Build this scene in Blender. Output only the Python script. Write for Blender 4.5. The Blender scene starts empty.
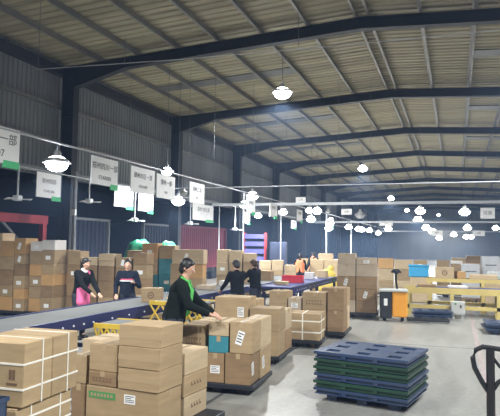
import bpy, bmesh, math, random
from mathutils import Vector, Matrix, Euler

random.seed(7)
SC = bpy.context.scene
COL = bpy.context.collection
PI = math.pi
def R(d): return math.radians(d)

# ------------------------------------------------------------------ camera, world, exposure
cd = bpy.data.cameras.new('camera'); cam = bpy.data.objects.new('camera', cd); COL.objects.link(cam)
cd.sensor_width = 36; cd.lens = 580 / 500 * 36; cd.clip_end = 400
_a, _p, _r = R(19.6), R(3.65), R(0.8)
F0 = Vector((-math.sin(_a), math.cos(_a), 0)); R0 = Vector((math.cos(_a), math.sin(_a), 0)); Z0 = Vector((0, 0, 1))
F = F0 * math.cos(_p) + Z0 * math.sin(_p); U1 = Z0 * math.cos(_p) - F0 * math.sin(_p)
RR = R0 * math.cos(_r) + U1 * math.sin(_r); UU = U1 * math.cos(_r) - R0 * math.sin(_r)
mw = Matrix((RR, UU, -F)).transposed().to_4x4(); mw.translation = Vector((0, 0, 1.95))
cam.matrix_world = mw
SC.camera = cam
w = bpy.data.worlds.new('night_sky'); SC.world = w; w.use_nodes = True
w.node_tree.nodes['Background'].inputs[0].default_value = (.02, .035, .07, 1)
w.node_tree.nodes['Background'].inputs[1].default_value = 1.0
vo = w.node_tree.nodes.new('ShaderNodeVolumeScatter')     # thin bluish haze added to the air in place of lamp glare
vo.inputs['Color'].default_value = (.42, .62, 1, 1); vo.inputs['Density'].default_value = .0034; vo.inputs['Anisotropy'].default_value = .35
w.node_tree.links.new(vo.outputs[0], w.node_tree.nodes['World Output'].inputs['Volume'])
SC.view_settings.view_transform = 'Standard'; SC.view_settings.look = 'None'
SC.view_settings.gamma = 1; SC.view_settings.use_curve_mapping = False
SC.view_settings.exposure = 0.15
HIGH_W, LOW_W = 1500.0, 380.0

# ------------------------------------------------------------------ materials
def mat(name, col, rough=.6, metal=0.0, noise=0.0, nscale=8.0, stretch=(1, 1, 1), rand=0.0, emit=0.0, bump=0.0, spec=.5, alpha=1.0, trans=0.0, col2=None, coat=0.0):
    m = bpy.data.materials.new(name); m.use_nodes = True
    nt = m.node_tree; b = nt.nodes['Principled BSDF']
    b.inputs['Base Color'].default_value = (*col, 1); b.inputs['Roughness'].default_value = rough
    b.inputs['Metallic'].default_value = metal; b.inputs['Specular IOR Level'].default_value = spec
    b.inputs['Alpha'].default_value = alpha; b.inputs['Transmission Weight'].default_value = trans
    b.inputs['Coat Weight'].default_value = coat
    if emit:
        b.inputs['Emission Color'].default_value = (*col, 1); b.inputs['Emission Strength'].default_value = emit
    last = None
    if noise or col2:
        tc = nt.nodes.new('ShaderNodeTexCoord'); mp = nt.nodes.new('ShaderNodeMapping'); mp.inputs['Scale'].default_value = stretch
        nz = nt.nodes.new('ShaderNodeTexNoise'); nz.inputs['Scale'].default_value = nscale; nz.inputs['Detail'].default_value = 6
        nt.links.new(tc.outputs['Object'], mp.inputs[0]); nt.links.new(mp.outputs[0], nz.inputs['Vector'])
        cr = nt.nodes.new('ShaderNodeValToRGB')
        c2 = col2 or tuple(c * (1 - noise) for c in col)
        cr.color_ramp.elements[0].position = .3; cr.color_ramp.elements[1].position = .7
        cr.color_ramp.elements[0].color = (*c2, 1); cr.color_ramp.elements[1].color = (*col, 1)
        nt.links.new(nz.outputs['Fac'], cr.inputs[0]); last = cr.outputs[0]
        if bump:
            bp = nt.nodes.new('ShaderNodeBump'); bp.inputs['Strength'].default_value = bump; bp.inputs['Distance'].default_value = .01
            nt.links.new(nz.outputs['Fac'], bp.inputs['Height']); nt.links.new(bp.outputs[0], b.inputs['Normal'])
    if rand:
        oi = nt.nodes.new('ShaderNodeObjectInfo'); hs = nt.nodes.new('ShaderNodeHueSaturation')
        mr = nt.nodes.new('ShaderNodeMapRange'); mr.inputs['To Min'].default_value = 1 - rand; mr.inputs['To Max'].default_value = 1 + rand
        nt.links.new(oi.outputs['Random'], mr.inputs[0]); nt.links.new(mr.outputs[0], hs.inputs['Value'])
        if last: nt.links.new(last, hs.inputs['Color'])
        else: hs.inputs['Color'].default_value = (*col, 1)
        last = hs.outputs[0]
    if last: nt.links.new(last, b.inputs['Base Color'])
    return m

CARD = {
    'tan': mat('cardboard_tan', (.41, .295, .165), .8, noise=.22, nscale=3, stretch=(1, 1, 6), rand=.10, spec=.25),
    'pale': mat('cardboard_pale', (.56, .43, .27), .8, noise=.18, nscale=3, stretch=(1, 1, 6), rand=.08, spec=.25),
    'brown': mat('cardboard_brown', (.31, .205, .11), .8, noise=.25, nscale=3, stretch=(1, 1, 6), rand=.10, spec=.25),
    'orange': mat('cardboard_orange', (.55, .33, .14), .75, noise=.15, nscale=3, rand=.06, spec=.25),
    'grey': mat('cardboard_greyish', (.46, .37, .27), .8, noise=.2, nscale=3, rand=.1, spec=.25),
    'white': mat('carton_white', (.75, .72, .68), .6, noise=.12, nscale=4, rand=.05),
    'teal': mat('carton_teal', (.04, .24, .30), .55, noise=.2, nscale=4, rand=.05),
    'blue': mat('carton_sky_blue', (.05, .38, .68), .5, noise=.12, nscale=4),
}
TONEWORD = {'tan': 'tan', 'pale': 'pale', 'brown': 'brown', 'orange': 'orange-brown', 'grey': 'greyish', 'white': 'white', 'teal': 'teal', 'blue': 'sky-blue'}
M = {
    'tape': mat('packing_tape', (.42, .31, .18), .25, spec=.6),
    'label': mat('paper_label', (.82, .82, .80), .7),
    'ink': mat('label_ink', (.05, .05, .05), .7),
    'red_ink': mat('red_ink', (.5, .06, .04), .7),
    'strap': mat('white_strapping', (.80, .77, .68), .35),
    'green_print': mat('green_print', (.07, .26, .08), .7),
    'brown_print': mat('brown_print', (.16, .09, .05), .8),
    'concrete': None,
    'steel_dark': mat('dark_painted_steel', (.030, .030, .032), .55, metal=.2, noise=.3, nscale=1.5),
    'purlin': mat('galvanised_purlin', (.30, .29, .27), .5, metal=.5, noise=.25, nscale=2),
    'roof': None,
    'siding': mat('grey_siding', (.27, .28, .29), .55, metal=.15, noise=.3, nscale=.7, stretch=(1, 1, .3)),
    'tray': mat('white_cable_tray', (.60, .62, .66), .45),
    'tray_dim': mat('grey_cable_tray', (.42, .44, .47), .5),
    'rodm': mat('dull_rod', (.16, .17, .18), .6),
    'lamp_metal': mat('lamp_metal', (.55, .56, .58), .35, metal=.8),
    'bulb': mat('lit_bulb', (.88, .94, 1.0), emit=26.0),
    'unlit': mat('unlit_lamp', (.75, .78, .80), .4),
    'sign': mat('sign_board', (.88, .88, .87), .6, noise=.06, nscale=3),
    'sign_ink': mat('sign_lettering', (.12, .12, .13), .6),
    'sign_green': mat('sign_green', (.05, .50, .18), .6),
    'belt': mat('grey_conveyor_belt', (.16, .165, .16), .85, spec=.2, noise=.12, nscale=2),
    'belt_blue': mat('blue_conveyor_frame', (.012, .022, .11), .45, noise=.2, nscale=3),
    'roller': mat('pale_roller_caps', (.75, .78, .82), .35),
    'belt_dark': mat('dark_blue_belt', (.035, .045, .17), .5),
    'yellow': mat('yellow_paint', (.70, .48, .05), .45, noise=.2, nscale=3),
    'pale_yellow': mat('pale_yellow_paint', (.66, .52, .18), .5, noise=.15, nscale=3),
    'orange': mat('orange_paint', (.85, .36, .03), .4, noise=.12, nscale=3),
    'black': mat('black_paint', (.015, .016, .018), .38),
    'rubber': mat('black_rubber', (.02, .02, .02), .7),
    'grey_box': mat('light_grey_enamel', (.52, .53, .50), .45),
    'red': mat('red_paint', (.42, .035, .045), .5, noise=.25, nscale=2),
    'crimson': mat('dull_red_container', (.26, .03, .05), .55, noise=.25, nscale=1.2),
    'navy': mat('navy_panel', (.02, .03, .07), .6, noise=.3, nscale=1),
    'violet': mat('violet_blue_shelf', (.10, .10, .36), .5, noise=.2, nscale=2),
    'pallet_blue': mat('blue_plastic', (.018, .042, .115), .40, noise=.35, nscale=5, rand=.08, col2=(.035, .055, .10)),
    'pallet_green': mat('green_plastic', (.012, .055, .03), .45, noise=.3, nscale=5, rand=.08),
    'pallet_black': mat('black_plastic', (.016, .018, .024), .5),
    'tarp': mat('green_tarpaulin', (.04, .40, .22), .35, noise=.4, nscale=5, bump=.4),
    'wrap': mat('stretch_film', (.75, .76, .76), .2, alpha=.42),
    'skin': mat('skin', (.62, .36, .25), .5, noise=.06, nscale=10),
    'hair': mat('black_hair', (.012, .010, .010), .45, noise=.4, nscale=60, stretch=(1, 1, .2)),
    'hair_brown': mat('brown_hair', (.09, .045, .025), .45, noise=.4, nscale=60, stretch=(1, 1, .2)),
    'cloth_black': mat('black_cloth', (.008, .009, .010), .9, spec=.15, noise=.4, nscale=14),
    'cloth_green': mat('black_green_cloth', (.009, .014, .012), .9, spec=.15, noise=.4, nscale=14),
    'cloth_navy': mat('navy_cloth', (.012, .017, .032), .9, spec=.15, noise=.4, nscale=14),
    'denim': mat('dark_trousers', (.02, .025, .04), .85, noise=.3, nscale=14),
    'pink': mat('pink_cloth', (.88, .16, .36), .7, noise=.15, nscale=8),
    'hi_green': mat('green_ribbon', (.10, .52, .10), .6),
    'hi_orange': mat('orange_vest_cloth', (.95, .28, .12), .7, noise=.15, nscale=8),
    'white_cloth': mat('white_cloth', (.8, .8, .8), .7),
    'pink_stripe': mat('pink_stripe', (.75, .12, .22), .7),
    'bag_yellow': mat('yellow_woven_bag', (.85, .62, .10), .6, noise=.2, nscale=6),
    'tote_red': mat('red_plastic', (.85, .05, .08), .4),
    'earth': mat('dark_yard', (.03, .032, .036), .9, noise=.3, nscale=.4),
    'skylight': mat('dim_skylight_sheet', (.16, .16, .15), .4, noise=.3, nscale=2),
    'line_red': mat('worn_red_line', (.30, .20, .18), .6, noise=.3, nscale=10, col2=(.36, .35, .33)),
    'line_dark': mat('dark_joint', (.10, .10, .10), .7, noise=.3, nscale=10),
    'silver': mat('silver_wrap', (.55, .57, .60), .35, noise=.15, nscale=3),
}

def floor_mat():
    m = bpy.data.materials.new('polished_concrete'); m.use_nodes = True
    nt = m.node_tree; N = nt.nodes.new; L = nt.links.new; b = nt.nodes['Principled BSDF']
    tc = N('ShaderNodeTexCoord')
    n1 = N('ShaderNodeTexNoise'); n1.inputs['Scale'].default_value = .9; n1.inputs['Detail'].default_value = 8; n1.inputs['Roughness'].default_value = .65
    n2 = N('ShaderNodeTexNoise'); n2.inputs['Scale'].default_value = 14; n2.inputs['Detail'].default_value = 5
    mp = N('ShaderNodeMapping'); mp.inputs['Scale'].default_value = (2.6, .35, 1)
    L(tc.outputs['Object'], mp.inputs[0]); L(mp.outputs[0], n1.inputs['Vector']); L(tc.outputs['Object'], n2.inputs['Vector'])
    mx = N('ShaderNodeMix'); mx.data_type = 'FLOAT'; mx.inputs['Factor'].default_value = .35
    L(n1.outputs['Fac'], mx.inputs[2]); L(n2.outputs['Fac'], mx.inputs[3])
    cr = N('ShaderNodeValToRGB'); e = cr.color_ramp.elements
    e[0].position = .33; e[0].color = (.20, .198, .18, 1); e[1].position = .66; e[1].color = (.36, .355, .325, 1)
    L(mx.outputs[0], cr.inputs[0]); L(cr.outputs[0], b.inputs['Base Color'])
    mr = N('ShaderNodeMapRange'); mr.inputs['To Min'].default_value = .26; mr.inputs['To Max'].default_value = .5
    L(n1.outputs['Fac'], mr.inputs[0]); L(mr.outputs[0], b.inputs['Roughness'])
    bp = N('ShaderNodeBump'); bp.inputs['Strength'].default_value = .08; L(n2.outputs['Fac'], bp.inputs['Height']); L(bp.outputs[0], b.inputs['Normal'])
    return m
M['concrete'] = floor_mat()

def roof_mat():
    m = bpy.data.materials.new('roof_sheet_underside'); m.use_nodes = True
    nt = m.node_tree; N = nt.nodes.new; L = nt.links.new; b = nt.nodes['Principled BSDF']
    tc = N('ShaderNodeTexCoord')
    mp = N('ShaderNodeMapping'); mp.inputs['Scale'].default_value = (.12, 1.6, 1)
    n1 = N('ShaderNodeTexNoise'); n1.inputs['Scale'].default_value = 1.5; n1.inputs['Detail'].default_value = 7
    L(tc.outputs['Object'], mp.inputs[0]); L(mp.outputs[0], n1.inputs['Vector'])
    cr = N('ShaderNodeValToRGB'); e = cr.color_ramp.elements
    e[0].position = .32; e[0].color = (.27, .235, .15, 1); e[1].position = .62; e[1].color = (.43, .385, .26, 1)
    L(n1.outputs['Fac'], cr.inputs[0]); L(cr.outputs[0], b.inputs['Base Color']); b.inputs['Roughness'].default_value = .6
    return m
M['roof'] = roof_mat()

# ------------------------------------------------------------------ mesh helpers
class MB:
    def __init__(s): s.v = []; s.f = []
    def add(s, vs, fs):
        n = len(s.v); s.v += [tuple(v) for v in vs]; s.f += [tuple(i + n for i in f) for f in fs]; return s
    def box(s, x0, x1, y0, y1, z0, z1):
        return s.add([(x0, y0, z0), (x1, y0, z0), (x1, y1, z0), (x0, y1, z0), (x0, y0, z1), (x1, y0, z1), (x1, y1, z1), (x0, y1, z1)],
                     [(0, 3, 2, 1), (4, 5, 6, 7), (0, 1, 5, 4), (1, 2, 6, 5), (2, 3, 7, 6), (3, 0, 4, 7)])
    def cbox(s, x0, x1, y0, y1, z0, z1, b=.006):
        bm = bmesh.new()
        bmesh.ops.create_cube(bm, size=1)
        for v in bm.verts:
            v.co = Vector(((x0 + x1) / 2 + v.co.x * (x1 - x0), (y0 + y1) / 2 + v.co.y * (y1 - y0), (z0 + z1) / 2 + v.co.z * (z1 - z0)))
        bmesh.ops.bevel(bm, geom=bm.edges[:], offset=b, segments=1, affect='EDGES')
        bm.verts.index_update()
        s.add([v.co[:] for v in bm.verts], [[v.index for v in f.verts] for f in bm.faces]); bm.free(); return s
    def tube(s, pts, r, n=8, cap=True):
        pts = [Vector(p) for p in pts]; rs = r if isinstance(r, (list, tuple)) else [r] * len(pts)
        rings = []
        for i, p in enumerate(pts):
            d = (pts[min(i + 1, len(pts) - 1)] - pts[max(i - 1, 0)]).normalized()
            up = Vector((0, 0, 1)) if abs(d.z) < .95 else Vector((1, 0, 0))
            a = d.cross(up).normalized(); b = a.cross(d).normalized()
            rings.append([p + (a * math.cos(t) + b * math.sin(t)) * rs[i] for t in [2 * PI * k / n for k in range(n)]])
        vs = [v for rg in rings for v in rg]; fs = []
        for i in range(len(pts) - 1):
            for k in range(n):
                fs.append((i * n + k, i * n + (k + 1) % n, (i + 1) * n + (k + 1) % n, (i + 1) * n + k))
        if cap: fs.append(tuple(range(n))[::-1]); fs.append(tuple(range((len(pts) - 1) * n, len(pts) * n)))
        return s.add(vs, fs)
    def lathe(s, prof, cx=0, cy=0, n=20):
        vs = []; fs = []
        for (r, z) in prof: vs += [(cx + r * math.cos(2 * PI * k / n), cy + r * math.sin(2 * PI * k / n), z) for k in range(n)]
        for i in range(len(prof) - 1):
            for k in range(n): fs.append((i * n + k, i * n + (k + 1) % n, (i + 1) * n + (k + 1) % n, (i + 1) * n + k))
        return s.add(vs, fs)
    def ball(s, c, rx, ry=None, rz=None, n=14, rot=None):
        ry = ry or rx; rz = rz or rx; c = Vector(c); vs = []; fs = []; m = n // 2 + 1
        for i in range(1, m):
            ph = PI * i / m
            for k in range(n):
                v = Vector((rx * math.sin(ph) * math.cos(2 * PI * k / n), ry * math.sin(ph) * math.sin(2 * PI * k / n), rz * math.cos(ph)))
                if rot: v = rot @ v
                vs.append(c + v)
        t = Vector((0, 0, rz)); t = rot @ t if rot else t
        vs += [c + t, c - t]; T = len(vs) - 2
        for i in range(m - 2):
            for k in range(n): fs.append((i * n + k, (i + 1) * n + k, (i + 1) * n + (k + 1) % n, i * n + (k + 1) % n))
        for k in range(n):
            fs.append((T, k, (k + 1) % n)); fs.append((T + 1, (m - 2) * n + (k + 1) % n, (m - 2) * n + k))
        return s.add(vs, fs)
    def cap(s, a, b, ra, rb, n=12):
        a = Vector(a); b = Vector(b); d = b - a; L = d.length or 1e-5; d = d / L
        pts = []; rs = []
        for t in (0.06, .5, .8, .96): pts.append(a - d * ra * math.cos(t * PI / 2)); rs.append(ra * math.sin(t * PI / 2))
        pts.append(a); rs.append(ra); pts.append(b); rs.append(rb)
        for t in (.96, .8, .5, .06): pts.append(b + d * rb * math.cos(t * PI / 2)); rs.append(rb * math.sin(t * PI / 2))
        up = Vector((0, 0, 1)) if abs(d.z) < .95 else Vector((1, 0, 0))
        u = d.cross(up).normalized(); v = u.cross(d).normalized()
        vs = []; fs = []
        for p, r in zip(pts, rs): vs += [p + (u * math.cos(2 * PI * k / n) + v * math.sin(2 * PI * k / n)) * r for k in range(n)]
        m = len(pts)
        for i in range(m - 1):
            for k in range(n): fs.append((i * n + k, i * n + (k + 1) % n, (i + 1) * n + (k + 1) % n, (i + 1) * n + k))
        fs.append(tuple(range(n))[::-1]); fs.append(tuple(range((m - 1) * n, m * n)))
        return s.add(vs, fs)
    def prism(s, poly, a, b, axis='y'):
        n = len(poly)
        def P(p, t):
            return {'y': (p[0], t, p[1]), 'x': (t, p[0], p[1]), 'z': (p[0], p[1], t)}[axis]
        return s.add([P(p, a) for p in poly] + [P(p, b) for p in poly],
                     [tuple(range(n)), tuple(range(2 * n - 1, n - 1, -1))] + [(i, i + n, (i + 1) % n + n, (i + 1) % n) for i in range(n)])
    def build(s, name, material, parent=None, smooth=False, fix=True):
        me = bpy.data.meshes.new(name); me.from_pydata([tuple(v) for v in s.v], [], s.f); me.update()
        if fix:
            bm = bmesh.new(); bm.from_mesh(me); bmesh.ops.recalc_face_normals(bm, faces=bm.faces[:]); bm.to_mesh(me); bm.free()
        if smooth:
            for p in me.polygons: p.use_smooth = True
        me.materials.append(material if not isinstance(material, str) else M[material])
        o = bpy.data.objects.new(name, me); COL.objects.link(o)
        if parent: o.parent = parent
        return o

def tag(o, label, cat, group=None, kind=None):
    o['label'] = label; o['category'] = cat
    if group: o['group'] = group
    if kind: o['kind'] = kind
    return o
def struct(o): o['kind'] = 'structure'; return o
def empty(name, loc=(0, 0, 0), rz=0.0):
    o = bpy.data.objects.new(name, None); COL.objects.link(o); o.location = loc; o.rotation_euler = (0, 0, rz); o.empty_display_size = .1
    return o
def copy_tree(o, parent=None):
    c = o.copy(); COL.objects.link(c)
    if parent: c.parent = parent
    for ch in list(o.children): copy_tree(ch, c)
    return c
def text(name, body, size, material, parent, loc, rot, spacing=1.0, align='CENTER'):
    c = bpy.data.curves.new(name, 'FONT'); c.body = body; c.size = size; c.align_x = align; c.align_y = 'CENTER'; c.extrude = .001; c.space_character = spacing
    t = bpy.data.objects.new(name, c); me = bpy.data.meshes.new_from_object(t); bpy.data.objects.remove(t); bpy.data.curves.remove(c)
    me.materials.clear(); me.materials.append(M[material])
    o = bpy.data.objects.new(name, me); COL.objects.link(o); o.parent = parent; o.location = loc; o.rotation_euler = rot
    return o

# ------------------------------------------------------------------ the building
YA, YB = -6.0, 100.0
XL, XR, XRIDGE = -12.6, 7.6, -2.5
ZE, ZR = 8.12, 8.68          # roof sheet at eave and ridge
def zroof(x): return ZR - (ZR - ZE) * abs(x - XRIDGE) / (XR - XRIDGE)
FR = [0.3 + 8 * k for k in range(0, 13)]     # frame lines
struct(MB().box(XL - .6, XR + .4, YA, YB, -.2, 0).build('floor', 'concrete'))
struct(MB().box(-60, XL - .6, -30, 140, -.6, -.35).build('ground_yard', 'earth'))

def roof_half(xa, xb, name):
    mb = MB(); pitch = .33; n = int((YB - YA) / pitch); vs = []; fs = []
    for i in range(n + 1):
        y = YA + i * pitch
        for dy, dz in ((0, 0), (.10, 0), (.135, .04), (.295, .04)):
            vs += [(xa, y + dy, zroof(xa) + dz), (xb, y + dy, zroof(xb) + dz)]
    for k in range(len(vs) // 2 - 1): fs.append((2 * k, 2 * k + 1, 2 * k + 3, 2 * k + 2))
    top = [(xa, YA, zroof(xa) + .12), (xb, YA, zroof(xb) + .12), (xb, YB + .4, zroof(xb) + .12), (xa, YB + .4, zroof(xa) + .12)]
    mb.add(vs, fs); mb.add(top, [(0, 1, 2, 3)])
    return struct(mb.build(name, 'roof', fix=False))
roof_half(XL - .3, XRIDGE, 'ceiling'); roof_half(XRIDGE, XR + .3, 'ceiling')

def corrug_wall(x, y0, y1, z0, z1, name, material='siding', pitch=.2, dx=.035):
    vs = []; fs = []; n = int((y1 - y0) / pitch)
    for i in range(n + 1):
        y = y0 + i * pitch
        for dy, d in ((0, 0), (.07, 0), (.1, dx), (.17, dx)): vs += [(x + d, y + dy, z0), (x + d, y + dy, z1)]
    for k in range(len(vs) // 2 - 1): fs.append((2 * k, 2 * k + 2, 2 * k + 3, 2 * k + 1))
    mb = MB(); mb.add(vs, fs); mb.box(x - .06, x - .04, y0, y1, z0, z1)
    return struct(mb.build(name, material, fix=False))
corrug_wall(XL - .25, YA, YB, 4.15, 8.15, 'wall_left')
corrug_wall(XR + .25, YA, YB, 0, 8.15, 'wall_right')
struct(MB().box(XL - .3, XR + .3, YB, YB + .15, 0, 8.6).build('wall_back', 'siding'))
struct(MB().box(XL - .3, XR + .3, YA - .15, YA, 0, 8.6).build('wall_front', 'siding'))
for z in (4.2, 5.3, 6.5):
    mb = MB(); mb.box(XL - .17, XL - .05, YA, YB, z, z + .18 if z < 4.5 else z + .1); struct(mb.build('wall_girt', 'purlin' if z > 4.5 else 'siding'))

struct(MB().box(XL - .2, XL + .08, YA, YB, 7.62, 7.9).build('trim_eave_beam', 'steel_dark'))

def i_beam_col(x, y, h):
    mb = MB(); mb.box(x - .22, x + .22, y - .012, y + .012, 0, h)
    for sx in (-1, 1): mb.box(x + sx * .22 - .012, x + sx * .22 + .012, y - .15, y + .15, 0, h)
    mb.box(x - .28, x + .28, y - .2, y + .2, 0, .03)
    for z in (2.1, 4.3, 6.2): mb.box(x - .22, x + .22, y - .14, y + .14, z, z + .015)
    return struct(mb.build('steel_column', 'steel_dark'))
for y in FR:
    i_beam_col(XL + .25, y, ZE - .35); i_beam_col(XR - .25, y, ZE - .35)
    for sgn, xe in ((-1, XL + .03), (1, XR - .03)):
        mb = MB(); zt = lambda x: zroof(x) - .22
        kx = xe - sgn * 2.4
        prof_t = [(xe, zt(xe)), (XRIDGE, zt(XRIDGE))]
        poly = [(xe, zt(xe)), (XRIDGE, zt(XRIDGE)), (XRIDGE, zt(XRIDGE) - .32), (kx, zt(kx) - .32), (xe, zt(xe) - .80)]
        mb.prism(poly, y - .01, y + .01)
        def fl(a, b, t=.02): mb.prism([a, b, (b[0], b[1] - t), (a[0], a[1] - t)], y - .13, y + .13)
        fl(poly[0], poly[1]); fl(poly[2], poly[3]); fl(poly[3], poly[4])
        for k in range(1, 4):
            xx = xe + (XRIDGE - xe) * k / 4; mb.box(xx - .008, xx + .008, y - .12, y + .12, zt(xx) - .32, zt(xx))
        struct(mb.build('rafter', 'steel_dark'))
px = [XRIDGE - .18 - 1.42 * k for k in range(0, 8)] + [XRIDGE + .18 + 1.42 * k for k in range(0, 8)]
for x in px:
    z = zroof(x); mb = MB()
    if x < XL or x > XR: continue
    mb.box(x - .007, x + .007, YA, YB, z - .21, z - .01); mb.box(x, x + .07, YA, YB, z - .215, z - .2); mb.box(x - .07, x, YA, YB, z - .02, z - .005)
    struct(mb.build('roof_purlin', 'purlin'))
# dim translucent strips across the roof, one in each bay
for y in [20.2 + 8 * k for k in range(0, 9)]:
    for xa, xb in ((-11.2, -5.6), (.5, 5.5)):
        mb = MB(); mb.prism([(xa, zroof(xa) - .03), (xb, zroof(xb) - .03), (xb, zroof(xb) + .06), (xa, zroof(xa) + .06)], y, y + .75)
        struct(mb.build('ceiling_skylight', 'skylight'))
# painted line and floor joints
struct(MB().box(.34, .43, 2, 60, 0, .003).build('trim_line', 'line_red'))
struct(MB().box(-2.93, -2.88, -2, 40, 0, .003).build('trim_joint', 'line_dark'))
for y in (4.2, 12.2, 20.2, 28.2, 36.2): struct(MB().box(XL, XR, y, y + .012, 0, .002).build('trim_joint', 'line_dark'))
# outside: dark fence beyond the loading bays
struct(MB().box(-34, -33.8, -30, 130, -.4, 7).build('wall_outside', 'navy'))

# ------------------------------------------------------------------ loading bay side: containers, red frame, post
def container(name, x, y0, y1, z0, z1, wdt, material, label, trim, cat='container', npitch=.28):
    r = empty(name, (x, y0, z0)); L = y1 - y0; H = z1 - z0
    mb = MB(); vs = []; fs = []; n = int(L / npitch)
    for i in range(n):
        y = i * npitch
        for dy, d in ((0, 0), (.10, 0), (.14, -.05), (.24, -.05)): vs += [(d, y + dy, .1), (d, y + dy, H - .08)]
    for k in range(len(vs) // 2 - 1): fs.append((2 * k, 2 * k + 2, 2 * k + 3, 2 * k + 1))
    mb.add(vs, fs); mb.box(-wdt, -.08, 0.02, L - .02, .05, H - .03); mb.build('side_panel', material, r, fix=False)
    t = MB(); t.box(-.1, .03, 0, L, H - .1, H); t.build('top_rail', trim, r); MB().box(-.1, .03, 0, L, 0, .12).build('bottom_rail', trim, r)
    for yy in (0, L - .1): MB().box(-.1, .035, yy, yy + .1, 0, H).build('corner_post', trim, r)
    tag(r, label, cat); return r
for (nm, x, y0, y1, z0, z1, mt, lb, tr) in (
    ('cargo_container', -14.2, 28.3, 35.3, .55, 3.0, 'crimson', 'dull red corrugated cargo container outside the bay, above the taped carton pile', 'crimson'),
    ('cargo_container', -14.2, 24.6, 27.9, .55, 2.95, 'navy', 'dark blue cargo container with grey top rail beside the dull red one', 'siding'),
    ('cargo_container', -14.0, 18.2, 21.4, .55, 2.95, 'navy', 'black ribbed container behind the pink-aproned worker, pale roof rail', 'siding')):
    container(nm, x, y0, y1, z0, z1, 2.3, mt, lb, tr)
    # trestle-like chassis under each container
for (x, y0, y1) in ((-14.2, 28.3, 35.3), (-14.2, 24.6, 27.9), (-14.0, 18.2, 21.4)):
    r = empty('truck_chassis', (x, y0, -.35)); L = y1 - y0
    MB().box(-2.0, -.3, .1, L - .1, .62, .88).build('frame', 'black', r)
    for yy in (.7, L - .9):
        for xx in (-.55, -1.95):
            mb = MB(); mb.tube([(xx - .13, yy, .45), (xx + .13, yy, .45)], .44, 20); mb.build('wheel', 'rubber', r)
    tag(r, 'black wheeled chassis carrying the %s container in the bay' % {28.3: 'dull red', 24.6: 'dark blue', 18.2: 'black ribbed'}[y0], 'chassis')
r = empty('red_rack', (-14.0, 14.1, -.35))
MB().box(-.1, .1, 0, 3.2, 2.95, 3.25).build('top_beam', 'red', r)
for yy in (0.02, 2.95): MB().box(-.09, .09, yy, yy + .2, 0, 3.0).build('post', 'red', r)
MB().tube([(0, 1.0, 3.0), (0, 2.2, 2.1), (0, 2.2, .5)], .05, 6).build('brace', 'siding', r)
MB().box(-.06, .06, 0, 3.2, 1.2, 1.32).build('cross_bar', 'red', r)
tag(r, 'red painted steel frame with slanting brace standing in the wall-side bay', 'frame')
r = empty('bay_post', (-11.93, 16.15, 0))
MB().tube([(0, 0, 0), (0, 0, 4.3)], .07, 10).build('tube', 'siding', r); MB().box(-.3, 0, -.03, .03, 4.1, 4.16).build('bracket', 'siding', r)
MB().box(-.08, .08, -.09, .0, 2.85, 3.05).build('switch_box', 'white_cloth', r)
tag(r, 'pale grey round post beside the dark steel column behind the carton pile', 'post')

# ------------------------------------------------------------------ cable trays, poles, signs, lamps
def tray_y(x, z, y0, y1, label, rad=.02):
    r = empty('cable_tray', (x, y0, z)); MB().tube([(0, 0, 0), (0, y1 - y0, 0)], rad, 8).build('tube', 'tray_dim', r)
    for k, y in enumerate([yy for yy in FR if y0 < yy < y1]):
        MB().tube([(0, y - y0, .02), (0, y - y0, zroof(x) - .50 - z)], .006, 5).build('hanger', 'rodm', r)
    tag(r, label, 'tray')
tray_y(-7.0, 3.80, 2, 60, 'white tray carrying the larger hanging signs along the grey belt')
tray_y(-10.0, 3.78, 2, 60, 'white tray carrying the smaller-looking signs close to the bay openings', .018)
def tray_x(y, z, x0, x1, label, rad=.045, box=True):
    r = empty('cross_tray', (x0, y, z)); mb = MB()
    if box: mb.cbox(0, x1 - x0, -.05, .05, -rad, rad, .008)
    else: mb.tube([(0, 0, 0), (x1 - x0, 0, 0)], rad, 8)
    mb.build('channel', 'tray', r)
    for x in (-8.0, -3.2, 2.0, 6):
        if x0 < x < x1: MB().tube([(x - x0, 0, rad), (x - x0, 0, zroof(x) - z + .03)], .005, 5).build('hanger', 'rodm', r)
    tag(r, label, 'tray')
tray_x(16.6, 3.72, -9.0, 7.3, 'thin white cable crossing the hall, first above the tall carton stack', .014, False)
tray_x(23.2, 3.67, -10.0, 7.3, 'thick white cross tray holding an unlit conical lamp', .055)
tray_x(40.8, 3.66, -10.0, 7.3, 'thinner white cross tray behind the thick one', .06)
tray_x(62.5, 3.60, -10.0, 7.3, 'distant white cross tray deep in the hall', .06)
r = empty('roof_wire', (-12.4, 14.6, 0)); MB().tube([(0, 0, 7.36), (5, 0, 7.2), (9.5, 0, 7.13), (14, 0, 7.1), (19.8, 0, 7.25)], .013, 6).build('wire', 'tray', r)
for x in (3.2, 8.5, 14.2): MB().tube([(x, 0, 7.2), (x, 0, zroof(x - 12.4) - .2)], .008, 5).build('hanger', 'rodm', r)
tag(r, 'thin pale wire strung across just under the roof beams', 'wire')
for (x, y, h, l) in ((-7.0, 19.0, 3.8, 'beside the blue shelf cage'), (-7.0, 23.6, 3.8, 'standing over the orange-vested packers'), (-6.9, 32.3, 3.8, 'rising behind the yellow sack'), (-10.0, 24.0, 3.8, 'in front of the dull red container'), (-7.0, 41.0, 3.8, 'deep down the hall past the packers')):
    r = empty('tray_pole', (x, y, 0)); MB().tube([(0, 0, 0), (0, 0, h - .035)], .028 if y < 30 else .04, 8).build('tube', 'tray', r); MB().box(-.1, .1, -.1, .1, 0, .012).build('foot_plate', 'lamp_metal', r)
    tag(r, 'slim white tray pole ' + l, 'pole', 'poles holding the trays')

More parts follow.
